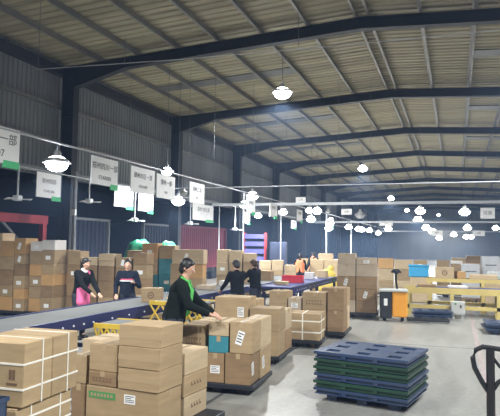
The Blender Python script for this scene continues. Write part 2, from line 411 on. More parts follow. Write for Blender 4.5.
def sign(y0, y1, x, z1, z0, lines, label, grp, green=True, green_x=.62, tray_z=3.79, big=.17):
    L = y1 - y0; H = z1 - z0
    r = empty('hanging_sign', (x, y0, z0)); MB().box(-.01, .01, 0, L, 0, H).build('board', 'sign', r)
    for yy in (.08, L - .08): MB().tube([(0, yy, H), (0, yy, tray_z + .03 - z0)], .004, 5).build('hanger', 'rodm', r)
    for i, (s, sz) in enumerate(lines):
        text('lettering', s, sz, 'sign_ink', r, (.013, L / 2, H * (.66 if i == 0 else .26)), (PI / 2, 0, PI / 2), 1.05)
    if green: MB().box(-.008, .012, L * green_x, L + .01, -.07, .05).build('green_tab', 'sign_green', r)
    tag(r, label, 'sign', grp)
G1 = 'signs hung along the grey belt'; G2 = 'signs hung by the bays'
sign(6.95, 7.9, -7.0, 3.83, 3.24, [('惠水一部', .2), ('407', .17)], 'large white hanging sign ending in 407, above the wall-side cartons', G1)
sign(9.98, 10.95, -7.0, 3.74, 3.16, [('郑州四川一部', .155), ('STAR001', .12)], 'white hanging sign with STAR001 in its lower line', G1, green_x=.72)
sign(11.5, 12.6, -7.0, 3.73, 3.13, [('郑州市区一部', .14), ('STAR 002', .09)], 'white hanging sign with no green tab, next after the STAR001 board', G1, green=False)
sign(12.72, 13.7, -7.0, 3.7, 3.1, [('郑州一部', .15), ('003', .09)], 'white hanging sign in front of the second steel column', G1, green=False)
sign(14.6, 15.6, -7.0, 3.7, 3.12, [('郑州二部', .15), ('004', .09)], 'white hanging sign alone past the second steel column', G1, green=False)
sign(11.95, 12.9, -10.0, 3.74, 3.1, [('郑州四部', .14), ('STAR 006', .1)], 'white hanging sign with green tab directly under the bright bay lamp', G2)
sign(15.5, 16.6, -10.0, 3.76, 3.1, [('郑州三部', .15), ('005', .09)], 'small white sign with green tab under the STAR001 board', G2)
sign(16.95, 17.95, -10.0, 3.72, 3.05, [('郑州五部', .15), ('007', .09)], 'small white sign with green tab, further one of the close pair', G2)
sign(21.2, 23.3, -10.0, 3.62, 2.95, [('郑州六部七部', .2)], 'wide white sign with green feet, brightly lit past the second column', G2)
for k, (x, y, ww, z) in enumerate(((-7.0, 19.3, .9, 3.65), (-7.0, 22.0, 1.0, 3.65), (-7.0, 26.2, 1.0, 3.65), (-7.0, 33.5, 1.2, 3.65), (-10, 27.0, 1.1, 3.6), (-10, 36.0, 1.3, 3.6))):
    sign(y, y + ww, x, z, z - .55, [('郑州部', .16)], 'small distant white sign, %s one along the %s tray' % (('fifth', 'sixth', 'seventh', 'eighth', 'fifth', 'sixth')[k], 'belt' if x > -8 else 'bay'), 'distant signs')
def xsign(x, y, ww, z1, z0, tz, label, s='STAR'):
    r = empty('hanging_sign', (x, y, z0)); MB().box(0, ww, -.01, .01, 0, z1 - z0).build('board', 'sign', r)
    for xx in (.1, ww - .1): MB().tube([(xx, 0, z1 - z0), (xx, 0, tz + .1 - z0)], .006, 5).build('hanger', 'rodm', r)
    text('lettering', s, (z1 - z0) * .4, 'sign_ink', r, (ww / 2, -.013, (z1 - z0) / 2), (PI / 2, 0, 0)); tag(r, label, 'sign', 'signs under the cross trays')
xsign(.85, 23.2, .5, 3.45, 3.05, 3.65, 'small white sign above the stretch-wrapped grey goods, under the thick tray', '河南')
xsign(-4.35, 23.2, .42, 3.45, 3.22, 3.65, 'small white sign under the thick tray beside the unlit conical lamp', '山东')
xsign(-6.25, 23.2, .42, 3.95, 3.72, 3.66, 'small white sign standing above the thick tray over the far packers', '江苏')
xsign(-5.0, 40.8, .9, 3.75, 3.4, 3.62, 'pale sign fixed to the thinner cross tray', '安徽')
xsign(-1.6, 40.8, .75, 3.1, 2.75, 3.62, 'pale sign low under the thinner cross tray, aisle centre', '湖北')
xsign(1.0, 40.8, .75, 3.1, 2.75, 3.62, 'pale sign low under the thinner cross tray, toward the grey goods', '湖南')

def lamp(kind, x, y, zb, ztop, watts, label, grp, s=1.0, lit=True):
    r = empty('pendant_lamp' if kind == 'low' else 'high_bay_lamp', (x, y, zb))
    MB().tube([(0, 0, .2 * s), (0, 0, ztop - zb)], .012 if kind == 'high' else .008, 6).build('rod', 'rodm', r)
    MB().lathe([(.04 * s, .25 * s), (.07 * s, .2 * s), (.08 * s, .12 * s), (.2 * s, .07 * s), (.27 * s, .0), (.262 * s, .0), (.19 * s, .06 * s), (.06 * s, .1 * s)]).build('reflector', 'lamp_metal', r, smooth=True)
    MB().ball((0, 0, -.01), .21 * s, .21 * s, .15 * s).build('bulb', 'bulb' if lit else 'unlit', r, smooth=True)
    if lit:
        ld = bpy.data.lights.new('glow', 'SPOT'); ld.energy = watts; ld.color = (.94, .97, 1.0); ld.shadow_soft_size = .12; ld.spot_size = R(158); ld.spot_blend = .35
        lo = bpy.data.objects.new('glow', ld); COL.objects.link(lo); lo.parent = r; lo.location = (0, 0, -.27 * s)
    tag(r, label, 'lamp', grp); return r
GH = 'high bay lamps under the roof'
for k, (x, y, z, l) in enumerate(((-5.1, 1.2, 6.65, 'right above the viewer'), (-5.1, 17.2, 6.72, 'largest and highest one, hung alone near the roof'), (-5.1, 33.8, 6.5, 'second down the hall above the tall carton stack'), (-5.2, 50.3, 6.1, 'third down the hall, touching the thick tray'), (-5.2, 67.2, 6.1, 'fourth down the hall'), (-5.2, 84.8, 5.95, 'fifth and smallest down the hall'), (2.6, 3.0, 6.6, 'over the aisle beside the viewer'), (3.0, 14.0, 6.6, 'over the aisle beyond the black handle'), (4.6, 30.0, 6.6, 'beyond the wrapped grey goods'), (-10.2, -1.5, 6.6, 'behind the viewer by the bays'), (-2.55, 94.5, 7.0, 'above the far end wall'))):
    lamp('high', x, y, z, zroof(x) + .03, HIGH_W * (1.6 if x > 0 else 1), 'lit high bay lamp, ' + l, GH, 1.25)
GL = 'low pendant lamps over the belts'
low = [(-7.0, 8.9, 3.42, 'bright beside the first steel column', 1.0), (-9.0, 17.05, 4.35, 'above the second sign pair', .9), (-9.4, 18.7, 3.5, 'right beside the second steel column', 1.1),
       (-7.6, 21.6, 3.9, 'above the blue shelf cage', 1.1), (-9.4, 25.6, 3.85, 'just over the dull red container', 1.1), (-9.4, 27.6, 3.45, 'low over the blue shelf cage', .9), (-7.0, 23.9, 3.4, 'by the packers pole', .9), (-7.0, 28.6, 3.75, 'over the orange-vested packers', .9),
       (-7.3, 31.6, 3.9, 'above the yellow sack', 1.2), (-8.4, 34.8, 3.6, 'wall side of the yellow sack', 1.3), (-9.0, 43.5, 3.8, 'large glow past the packers', 1.5), (-7.6, 36.3, 3.1, 'lower one past the packers', 1.2), (-7.0, 46, 3.3, 'deep behind the sack', 1.2),
       (-7.0, 40.0, 3.3, 'in the cluster over the tall stack, first', 1.2), (-6.8, 43.0, 3.25, 'in the cluster over the tall stack, second', 1.2), (-6.7, 48.0, 3.3, 'in the cluster over the tall stack, third', 1.2), (-6.6, 53.0, 3.2, 'in the cluster over the tall stack, fourth', 1.2), (-6.6, 61, 3.85, 'just under the distant tray', 1.8),
       (-1.75, 31.3, 3.85, 'above the blue tote row', 1.2), (-2.45, 41.2, 3.85, 'between the tall stack and blue tote', 1.5), (-2.2, 47, 3.5, 'beyond the blue tote row, first', 1.5), (-2.0, 55, 3.4, 'beyond the blue tote row, second', 1.6), (-1.7, 64, 3.0, 'beyond the blue tote row, third', 1.6),
       (.42, 32.4, 3.85, 'above the wrapped grey goods', 1.3), (.75, 44, 3.4, 'centre of the cross trays behind the grey goods', 1.3), (-.2, 52, 3.1, 'wall side of the pair behind the grey goods', 1.3), (.9, 60, 3.05, 'low aisle one behind the grey goods', 1.4), (1.5, 66, 3.15, 'farther low aisle one behind the grey goods', 1.4), (2.9, 49, 3.55, 'aisle edge behind the grey goods', 1.2)]
for (x, y, z, l, s) in low:
    tz = 3.85 if abs(x + 7) < .02 and z < 3.78 and y < 60 else zroof(x) + .03
    lamp('low', x, y, z, tz, LOW_W * (1 if y < 14 else 1.6), 'lit pendant lamp, ' + l, GL, s)
for (x, y, z, tz, l, s) in ((-3.6, 23.2, 3.2, 3.65, 'hung from the thick white cross tray', .9), (-4.9, 23.2, 3.35, 3.65, 'small, beside the sign under the thick tray', .45), (-7.0, 14.25, 3.35, 3.85, 'under the sign at the second column', .5)):
    lamp('low', x, y, z, tz, 0, 'unlit pale conical lamp ' + l, 'unlit pendant lamps', s, False)
# wall fans hanging by the bays
def fan(x, y, z, zt, label):
    r = empty('hanging_fan', (x, y, z)); MB().tube([(0, 0, .06), (0, 0, zt - z)], .022, 8).build('rod', 'tray', r)
    MB().cbox(-.09, .09, -.09, .09, -.06, .07, .02).build('motor', 'unlit', r)
    for k in range(3):
        a = 2 * PI * k / 3 + .4; mb = MB(); c, s_ = math.cos(a), math.sin(a)
        mb.add([(c * .08 - s_ * .04, s_ * .08 + c * .04, -.02), (c * .08 + s_ * .04, s_ * .08 - c * .04, -.03), (c * .34 + s_ * .07, s_ * .34 - c * .07, -.05), (c * .34 - s_ * .07, s_ * .34 + c * .07, -.01),
                (c * .08 - s_ * .04, s_ * .08 + c * .04, -.01), (c * .08 + s_ * .04, s_ * .08 - c * .04, -.02), (c * .34 + s_ * .07, s_ * .34 - c * .07, -.04), (c * .34 - s_ * .07, s_ * .34 + c * .07, .0)],
               [(0, 1, 2, 3), (4, 5, 6, 7), (0, 1, 5, 4), (1, 2, 6, 5), (2, 3, 7, 6), (3, 0, 4, 7)]); mb.build('blade', 'unlit', r)
    tag(r, label, 'fan', 'pale fans hung from rods')
fan(-10.0, 11.3, 3.0, 3.83, 'pale fan on a short rod above the red steel frame')
fan(-10.0, 14.2, 3.15, 3.83, 'pale twin-headed fan under the STAR001 sign')
fan(-10.0, 16.75, 2.72, 3.83, 'pale fan on a rod between the pair of small signs')
fan(-10.0, 21.0, 2.78, 3.83, 'pale fan on a rod beside the second steel column')
fan(-10.0, 26.0, 2.7, 3.83, 'pale fan on a rod over the dull red container')

# ------------------------------------------------------------------ conveyors
def conveyor(x0, x1, y0, y1, z, label, belt='belt', frame='belt_blue', name='belt_conveyor', rollers=True, side_h=.17):
    r = empty(name, (x0, y0, 0)); W = x1 - x0; L = y1 - y0
    MB().cbox(.05, W - .05, 0.02, L - .02, z - .05, z, .01).build('belt', belt, r)
    for a in (0, W - .05): MB().box(a, a + .05, 0, L, z - side_h, z + .012).build('side_rail', frame, r)
    n = max(2, int(L / 2.2) + 1)
    for k in range(n):
        y = .25 + (L - .5) * k / (n - 1)
        for a in (.02, W - .10):
            MB().box(a, a + .08, y - .04, y + .04, 0.01, z - side_h).build('leg', frame, r); 
        MB().box(.1, W - .1, y - .025, y + .025, .3, .36).build('cross_brace', frame, r)
    if rollers:
        k = 0; y = .35
        while y < L and k < 60:
            mb = MB(); mb.tube([(W - .005, y, z - .09), (W + .015, y, z - .09)], .014, 8); mb.build('roller_cap', 'roller', r)
            y += .24 if int(k / 4) % 2 == 0 else .5; k += 1
    tag(r, label, 'conveyor'); return r
conveyor(-6.12, -5.12, 3.2, 12.6, .86, 'long grey belt conveyor with dark blue sides running past the workers')
conveyor(-6.12, -5.12, 12.65, 20.2, .86, 'farther grey belt conveyor section where two black-clad workers reach', side_h=.14)
conveyor(-4.95, -4.0, 14.7, 20.6, .86, 'dark blue belt conveyor carrying the red basket', belt='belt_dark', side_h=.16)
# yellow-framed expandable conveyor by the near worker
def gravity(x0, x1, y, label, z=.86):
    r = empty('expandable_conveyor', (x0, y, 0)); W = x1 - x0; n = 5
    for yy in (0, .62):
        mb = MB(); mb.box(0, W, yy - .02, yy + .02, z - .02, z + .05); mb.box(0, W, yy - .02, yy + .02, z - .32, z - .28)
        for k in range(n):
            a = W * k / n; b = W * (k + 1) / n
            mb.tube([(a, yy, z - .3), (b, yy, z)], .016, 6); mb.tube([(a, yy, z), (b, yy, z - .3)], .016, 6)
        mb.build('scissor_side', 'yellow', r)
    for k in range(9): MB().tube([(W * (k + .5) / 9, .02, z + .015), (W * (k + .5) / 9, .6, z + .015)], .025, 8).build('roller', 'rodm', r)
    for xx in (.05, W - .05):
        for yy in (0, .62):
            MB().tube([(xx, yy, .06), (xx, yy, z - .3)], .018, 6).build('leg', 'black', r)
            MB().tube([(xx, yy - .02, .05), (xx, yy + .02, .05)], .05, 10).build('caster', 'rubber', r)
    tag(r, label, 'conveyor')
gravity(-5.0, -3.95, 8.95, 'yellow-sided expandable roller conveyor on the aisle side of the belt', .92)
gravity(-5.05, -4.5, 7.4, 'yellow-sided roller conveyor section half hidden behind the three-carton column', .72)

# big pale-yellow conveyor across the hall on the aisle side
def big_conv(x0, x1, y0, y1, z, label, belt='belt_dark', frame='pale_yellow', legs=5, thick=.14):
    r = empty('cross_conveyor', (x0, y0, 0)); W = x1 - x0; D = y1 - y0
    MB().cbox(.3, W, .06, D - .06, z - .05, z + .02, .01).build('belt', belt, r)
    for yy in (0, D - .06): MB().box(0, W, yy, yy + .06, z - thick, z + .03).build('side_rail', frame, r)
    MB().box(0, W, .0, .05, .22, .32).build('lower_beam', frame, r)
    for k in range(legs):
        x = .06 + (W - .2) * k / (legs - 1)
        for yy in (0.0, D - .1): MB().box(x, x + .1, yy, yy + .1, 0, z - thick).build('leg', frame, r)
        MB().box(x - .04, x + .16, .02, .06, .02, .2).build('foot_bracket', frame, r)
    tag(r, label, 'conveyor'); return r
big_conv(-1.45, 3.6, 17.4, 18.4, .78, 'pale yellow crosswise conveyor with dark blue belt behind the grey control box')
big_conv(-.9, 3.9, 18.8, 19.7, .98, 'higher pale yellow conveyor behind the first crosswise one', belt='belt', legs=4, thick=.08)
r = empty('control_box', (-.16, 17.12, 0)); MB().cbox(0, .37, 0, .2, .1, .47, .012).build('cabinet', 'grey_box', r)
MB().box(.03, .34, -.012, 0, .14, .45).build('door', 'grey_box', r)
MB().box(.10, .15, -.02, -.01, .38, .43).build('indicator', 'green_print', r); MB().box(.24, .28, -.022, -.01, .3, .38).build('handle', 'black', r)
MB().box(.04, .10, .04, .16, 0, .1).build('foot', 'grey_box', r); MB().box(.27, .33, .04, .16, 0, .1).build('foot', 'grey_box', r)
tag(r, 'light grey electrical control box standing at the crosswise conveyor', 'control box')

# ------------------------------------------------------------------ pallets
def pallet_plastic(loc, yaw, w, d, material, label, grp=None, z=0, top=.14, deck=.062, holes=True, nest=False, feet=True):
    r = empty('plastic_pallet', (loc[0], loc[1], z), R(yaw))
    mb = MB(); z0, z1 = top - deck, top
    if holes:
        xs = [0, w * .10, w * .24, w * .43, w * .57, w * .76, w * .90, w]; ys = [0, d * .10, d * .24, d * .43, d * .57, d * .76, d * .90, d]
        for i in range(7):
            for j in range(7):
                if i in (1, 3, 5) and j in (1, 3, 5): continue
                mb.box(xs[i], xs[i + 1], ys[j], ys[j + 1], z1 - .02, z1)
        for i in (1, 3, 5):
            for j in (1, 3, 5):
                a, b, c, e = xs[i], xs[i + 1], ys[j], ys[j + 1]
                for (p, q, s_, t) in ((a - .008, a, c, e), (b, b + .008, c, e), (a, b, c - .008, c), (a, b, e, e + .008)): mb.box(p, q, s_, t, z0, z1 - .02)
        for (a, e_, i_) in ((z1 - .034, z1 - .02, 0), (z0 + .012, z1 - .034, .03), (z0, z0 + .012, .012)):
            mb.box(i_, w - i_, i_, i_ + .02, a, e_); mb.box(i_, w - i_, d - .02 - i_, d - i_, a, e_); mb.box(i_, i_ + .02, i_ + .02, d - .02 - i_, a, e_); mb.box(w - .02 - i_, w - i_, i_ + .02, d - .02 - i_, a, e_)
        for k in range(1, 12):
            if k % 4 == 0: mb.box(w * k / 12 - .03, w * k / 12 + .03, 0.004, .03, z0 + .012, z1 - .034)
    else: mb.cbox(0, w, 0, d, z0, z1, .008)
    mb.build('deck', material, r)
    if feet:
        for fx in (.17, .5, .83):
            for fy in (.17, .5, .83):
                m2 = MB(); cx, cy = fx * w, fy * d; a = w * .05; b = d * .05
                m2.add([(cx - a, cy - b, 0), (cx + a, cy - b, 0), (cx + a, cy + b, 0), (cx - a, cy + b, 0), (cx - a * 1.25, cy - b * 1.25, z0 + .02), (cx + a * 1.25, cy - b * 1.25, z0 + .02), (cx + a * 1.25, cy + b * 1.25, z0 + .02), (cx - a * 1.25, cy + b * 1.25, z0 + .02)],
                       [(0, 3, 2, 1)] + ([] if holes else [(4, 5, 6, 7)]) + [ (0, 1, 5, 4), (1, 2, 6, 5), (2, 3, 7, 6), (3, 0, 4, 7)]); m2.build('foot', material, r)
    tag(r, label, 'pallet', grp); return r
ORD = ['bottom', 'second', 'third', 'fourth', 'fifth', 'sixth', 'seventh']
for k in range(6):
    m_ = ['pallet_blue', 'pallet_green', 'pallet_blue', 'pallet_green', 'pallet_green', 'pallet_blue'][k]
    c_ = 'blue' if 'blue' in m_ else 'dark green'
    j = random.uniform(-.008, .008)
    pallet_plastic((-1.72 + j, 7.33 + j, 0), -10.5, 1.2, 1.0, m_, '%s plastic pallet, %s of the six nested in the aisle stack' % (c_, ['bottom', 'second from bottom', 'third from bottom', 'third from top', 'second from top', 'topmost'][k]), 'nested pallets in the aisle', z=.09 * k, top=.17, deck=.08)

# ------------------------------------------------------------------ cartons
def carton(x, y, z, w, d, h, yaw, tone, label, grp, feat=(), fine=True, name='carton', cat='carton'):
    """near-left bottom corner at (x, y, z), width w, depth d, height h"""
    r = empty(name, (x, y, z), yaw)
    mb = MB()
    if fine and 'horizontal' not in feat:
        t = .006; g = .003
        mb.cbox(0, w, 0, d, 0, h - t, .006)
        if w >= d: mb.box(.004, w - .004, .004, d / 2 - g, h - t, h); mb.box(.004, w - .004, d / 2 + g, d - .004, h - t, h)
        else: mb.box(.004, w / 2 - g, .004, d - .004, h - t, h); mb.box(w / 2 + g, w - .004, .004, d - .004, h - t, h)
    elif fine:
        t = .006; g = .003
        mb.cbox(0, w, t, d, 0, h, .006); mb.box(.004, w - .004, 0, t, .004, h / 2 - g); mb.box(.004, w - .004, 0, t, h / 2 + g, h - .004)
    else: mb.cbox(0, w, 0, d, 0, h, .008)
    mb.build('body', CARD[tone], r)
    tw = .028
    if fine:
        tp = MB(); e = .0015; dr = min(.07, h * .35)
        if 'horizontal' in feat:
            tp.box(0, w, -e, 0.0, h / 2 - tw, h / 2 + tw); tp.box(w, w + e, 0, dr, h / 2 - tw, h / 2 + tw)
        elif w >= d:
            tp.box(0, w, d / 2 - tw, d / 2 + tw, h, h + e); tp.box(-e, 0, d / 2 - tw, d / 2 + tw, h - dr, h + e); tp.box(w, w + e, d / 2 - tw, d / 2 + tw, h - dr, h + e)
        else:
            tp.box(w / 2 - tw, w / 2 + tw, 0, d, h, h + e); tp.box(w / 2 - tw, w / 2 + tw, -e, 0, h - dr, h + e); tp.box(w / 2 - tw, w / 2 + tw, d, d + e, h - dr, h + e)
        tp.build('tape', 'tape', r)
    e = .002
    def lab(face, u, v, lw, lh, tilt=0):
        lr = MB(); c, s_ = math.cos(tilt), math.sin(tilt)
        def P(a, b, o):
            uu = u + a * c - b * s_; vv = v + a * s_ + b * c
            return (uu, -o, vv) if face == 'f' else (w + o, uu, vv)
        q = [(-lw / 2, -lh / 2), (lw / 2, -lh / 2), (lw / 2, lh / 2), (-lw / 2, lh / 2)]
        lr.add([P(a, b, e) for a, b in q] + [P(a, b, .0002) for a, b in q], [(0, 1, 2, 3), (0, 1, 5, 4), (1, 2, 6, 5), (2, 3, 7, 6), (3, 0, 4, 7)])
        lo = lr.build('shipping_label', 'label', r)
        if fine:
            k = MB()
            for row in range(4):
                b0 = lh * (.32 - .2 * row); a1 = lw * (.4 if row != 1 else .15)
                q = [(-lw * .4, b0 - lh * .04), (a1, b0 - lh * .04), (a1, b0 + lh * .04), (-lw * .4, b0 + lh * .04)]
                k.add([P(a, b, e + .001) for a, b in q], [(0, 1, 2, 3)])
            k.build('print', 'ink', lo)
    for ft in feat:
        if ft == 'lf': lab('f', w * .5, h * .45, min(.15, w * .5), min(.1, h * .5))
        if ft == 'lfr': lab('f', w * .78, h * .5, min(.11, w * .3), min(.16, h * .6))
        if ft == 'lt': lab('f', w * .45, h * .5, min(.09, w * .4), min(.18, h * .6), -.3)
        if ft == 'ls': lab('s', d * .25, h * .5, min(.1, d * .35), min(.16, h * .6), .25)
        if ft == 'green':
            MB().box(w * .04, w * .42, -e, 0, h * .68, h * .86).build('green_strip', 'green_print', r)
            gl = MB()
            for k in range(7): gl.box(w * (.07 + .047 * k), w * (.10 + .047 * k), -e - .001, -e, h * .73, h * .81)
            gl.build('lettering', CARD['tan'], r)
            lab('f', w * .62, h * .76, .13, .09)
        if ft == 'logo':
            mb = MB(); n = 24; ri, ro = h * .16, h * .24; vs = []
            for k in range(n):
                a = 2 * PI * k / n; vs += [(w / 2 + ri * math.cos(a), -e, h / 2 + ri * math.sin(a)), (w / 2 + ro * math.cos(a), -e, h / 2 + ro * math.sin(a))]
            mb.add(vs, [(2 * k, 2 * k + 1, (2 * k + 3) % (2 * n), (2 * k + 2) % (2 * n)) for k in range(n)])
            mb.box(w / 2 - ri * .6, w / 2 + ri * .6, -e, -e + .001, h / 2 - .012, h / 2 + .012); mb.build('printed_emblem', 'brown_print', r)
        if ft == 'print':
            mb = MB()
            for k in range(6):
                u = w * (.16 + .12 * k); mb.box(u, u + w * .08, -e, -e + .001, h * .3, h * .36); mb.box(u, u + w * .02, -e, -e + .001, h * .3, h * .55); mb.box(u + w * .03, u + w * .07, -e, -e + .001, h * .5, h * .56)
            mb.build('printed_marks', 'brown_print', r)
        if ft == 'prints':
            mb = MB()
            for k in range(4):
                u = d * (.3 + .12 * k); mb.box(w, w + e, u, u + d * .07, h * .42, h * .5); mb.box(w, w + e, u, u + d * .02, h * .5, h * .62)
            mb.build('printed_marks', 'brown_print', r)
        if ft == 'strap':
            for k, t in enumerate((.32, .72)):
                m1 = MB(); z_ = h * t; m1.box(-.003, w + .003, -.003, 0, z_ - .008, z_ + .008); m1.box(w, w + .003, 0, d, z_ - .008, z_ + .008); m1.box(-.003, 0, 0, d, z_ - .008, z_ + .008); m1.box(-.003, w + .003, d, d + .003, z_ - .008, z_ + .008); m1.build('strap', 'strap', r)
                m1 = MB(); y_ = d * (.25 if k == 0 else .78); m1.box(w, w + .004, y_ - .007, y_ + .007, 0, h); m1.box(0, w + .004, y_ - .007, y_ + .007, h, h + .004); m1.box(-.004, 0, y_ - .007, y_ + .007, 0, h); m1.build('strap', 'strap', r)
        if ft == 'cross':
            for t in (.3, .72):
                m1 = MB(); z_ = h * t; m1.box(-.004, w + .004, -.004, 0, z_ - .012, z_ + .012); m1.box(w, w + .004, 0, d, z_ - .012, z_ + .012); m1.build('strap', 'strap', r)
            m1 = MB(); m1.box(w * .45 - .012, w * .45 + .012, -.006, 0, 0, h); m1.box(w * .45 - .012, w * .45 + .012, -.006, d, h, h + .005); m1.build('strap', 'strap', r)
            m1 = MB(); m1.box(w, w + .006, d * .3, d * .3 + .024, 0, h); m1.build('strap', 'strap', r)
    tag(r, label, cat, grp); return r

FEATWORD = {'lf': 'with white label', 'lfr': 'with white label', 'lt': 'with tilted label', 'ls': 'with side label', 'green': 'with green strip', 'logo': 'with round emblem', 'print': 'with printed marks', 'prints': 'with printed side', 'strap': 'bound with straps', 'cross': 'bound with straps', 'horizontal': ''}
LAYER = ['bottom layer', 'second layer', 'third layer', 'fourth layer', 'fifth layer', 'sixth layer', 'seventh layer', 'eighth layer']
def stack(origin, yaw, z, cells, phrase, grp, fine=True, jit=1.0, pallet='pallet_blue', psize=None, plabel=None):
    """cells: (lx, ly, w, d, heights, feats, tones, column word); lx/ly in the stack's own frame"""
    ca, sa = math.cos(R(yaw)), math.sin(R(yaw))
    if psize:
        (a, b, c, e) = psize
        pallet_plastic((origin[0] + a * ca - b * sa, origin[1] + a * sa + b * ca), yaw, c - a, e - b, pallet, plabel, 'pallets under carton stacks', z=0, top=z, holes=False)
    for (lx, ly, w, d, hs, fs, ts, col) in cells:
        zz = z
        for i, h in enumerate(hs):
            f = fs[i] if i < len(fs) else (); t = ts[i % len(ts)]
            jy = random.uniform(-1.2, 1.2) * jit; g = .006
            x = lx + g; y = ly + g + random.uniform(0, .012) * jit
            wx = origin[0] + x * ca - y * sa; wy = origin[1] + x * sa + y * ca
            top = (i == len(hs) - 1 and i > 0)
            fw = [FEATWORD[q] for q in f if FEATWORD[q]]
            lb = ' '.join(('%s carton %s' % (TONEWORD[t], fw[0] if fw else '')).split()) + ', ' + ('top' if top else LAYER[i]) + (' of ' if top else ', ') + (col.replace(' from wall', '') + ' column' + (' from wall' if ' from wall' in col else '')) + ', ' + phrase
            carton(wx, wy, zz, w - 2 * g, d - 2 * g, h - .002, R(yaw + jy), t, lb, grp, f, fine)
            zz += h

# A: strapped bundle, front wall side
stack((-3.62, 3.42), 3, .14, [(0.13, 0, .50, .68, [.30, .30], [(), ('strap',)], ['tan'], 'aisle-side'), (-.42, .02, .52, .56, [.30, .30, .22], [], ['brown', 'tan', 'tan'], 'wall-side')], 'under the strapped bundle', 'cartons under the strapped bundle', psize=(-.45, -.02, .68, .75), plabel='blue plastic pallet under the strapped bundle, mostly out of view')
r = empty('strapped_bundle', (-3.485, 3.45, .748), R(3))
for (a, b) in ((0, .345), (.35, .695)):
    MB().cbox(0, .52, a, b, 0, .465, .008).build('carton_body', CARD['tan'], r)
MB().box(.12, .4, 0.345, .35, .46, .4665).build('tape', 'tape', r)
for z_ in (.13, .31):
    m1 = MB(); m1.box(-.004, .524, -.004, 0, z_ - .007, z_ + .007); m1.box(.52, .524, 0, .695, z_ - .007, z_ + .007); m1.box(-.004, 0, 0, .695, z_ - .007, z_ + .007); m1.box(-.004, .524, .695, .699, z_ - .007, z_ + .007); m1.build('strap', 'strap', r)
for y_ in (.22, .55):
    m1 = MB(); m1.box(.52, .526, y_ - .006, y_ + .006, 0, .465); m1.box(0, .526, y_ - .006, y_ + .006, .465, .469); m1.box(-.006, 0, y_ - .006, y_ + .006, 0, .465); m1.build('strap', 'strap', r)
m1 = MB(); m1.box(.40, .42, -.003, 0, .2, .27); m1.box(.43, .45, -.003, 0, .2, .27); m1.box(.38, .47, -.003, 0, .16, .175)
m1.build('printed_marks', 'brown_print', r)
tag(r, 'large tan carton bundle bound with white straps at the front wall side', 'carton')
r = empty('plastic_crate', (-3.33, 2.92, 0), R(3))
mb = MB(); W, D_, H_ = .36, .42, .86
mb.box(0, W, 0, .015, 0, H_); mb.box(0, W, D_ - .015, D_, 0, H_); mb.box(0, .015, 0, D_, 0, H_); mb.box(W - .015, W, 0, D_, 0, H_); mb.box(0, W, 0, D_, 0, .02); mb.build('body', 'pallet_blue', r)
mb = MB(); mb.box(-.012, W + .012, -.012, .02, H_ - .03, H_); mb.box(-.012, W + .012, D_ - .02, D_ + .012, H_ - .03, H_); mb.box(-.012, .02, -.012, D_, H_ - .03, H_); mb.box(W - .02, W + .012, -.012, D_, H_ - .03, H_); mb.build('rim', 'pallet_blue', r)
for k in range(4): MB().box(.05 + .07 * k, .08 + .07 * k, -.004, 0, .68, .78).build('slot', 'roller', r)
tag(r, 'blue plastic crate corner below the strapped bundle', 'crate')

# B: front centre pallet
hz = ('horizontal',)
stack((-2.70, 5.06), -4, .12, [
    (-.89, 0, .87, .46, [.385], [('green',)], ['tan'], 'wide front'),
    (-1.09, .02, .19, .42, [.38, .29], [], ['brown', 'tan'], 'slim wall-side'),
    (-.44, .48, .44, .52, [.24, .22, .23], [('prints',), ('prints',), ()], ['pale', 'tan', 'pale'], 'far aisle-side'),
    (-1.33, .46, .56, .50, [.38, .37], [], ['tan', 'pale'], 'far wall-side'),
    (-.75, .48, .30, .50, [.30, .3, .12], [], ['tan'], 'far middle')],
    'pallet with the three-carton column', 'cartons on the front pallet', psize=(-1.34, -.03, .21, 1.03), pallet='pallet_black', plabel='black pallet under the front cartons with the three-carton column')
stack((-2.70, 5.06), -4, .507, [
    (-.50, 0, .49, .46, [.212, .212, .212], [hz, hz, hz], ['tan', 'tan', 'tan'], 'three-carton'),
    (-.87, .01, .36, .42, [.145, .275], [('print',), ()], ['brown', 'tan'], 'two-carton')],
    'resting on the green-striped carton', 'cartons on the front pallet')

# C
stack((-3.14, 7.12), 3, .14, [
    (0, 0.02, .27, .55, [.385], [('lf',)], ['brown'], 'near middle'),
    (.275, 0, .36, .42, [.40], [('ls',)], ['brown'], 'near corner'),
    (.40, .43, .25, .55, [.40, .40], [('ls',), ()], ['tan', 'pale'], 'far aisle-side'),
    (-.36, .05, .34, .5, [.36, .37], [(), ('print',)], ['tan', 'tan'], 'outer wall-side'),
    (-.36, .58, .7, .42, [.36, .36], [], ['tan', 'pale'], 'far wall-side')],
    'pallet facing the blue-green pallets', 'cartons on the second pallet', psize=(-.37, 0, .67, 1.0), pallet='pallet_black', plabel='pallet coloured dark for its shadow beneath the cartons with the teal box')  # blue pallet given the black material, its shadow put into the colour
stack((-3.14, 7.12), 3, .54, [
    (.335, 0, .32, .42, [.405], [('lt',)], ['tan'], 'tilted-label')], 'pallet with the teal box', 'cartons on the second pallet')
stack((-3.14, 7.12), 3, .525, [
    (.03, .02, .29, .5, [.22, .19], [(), ()], ['teal', 'pale'], 'teal-based')], 'pallet with the tilted-label carton', 'cartons on the second pallet')

# D
stack((-3.25, 9.15), 3, .14, [
    (0, 0, .50, .50, [.40, .37], [(), ()], ['tan', 'tan'], 'near aisle-side'),
    (-.62, .02, .6, .5, [.45, .48], [(), ('lfr',)], ['tan', 'tan'], 'near wall-side'),
    (0, .55, .5, .48, [.35, .35], [], ['brown', 'pale'], 'far aisle-side'),
    (-.62, .55, .6, .5, [.45, .4], [], ['tan', 'tan'], 'far wall-side')],
    'pallet behind the teal box', 'cartons on the third pallet', psize=(-.64, -.02, .53, 1.05), plabel='black pallet under cartons behind the teal box', pallet='pallet_black')
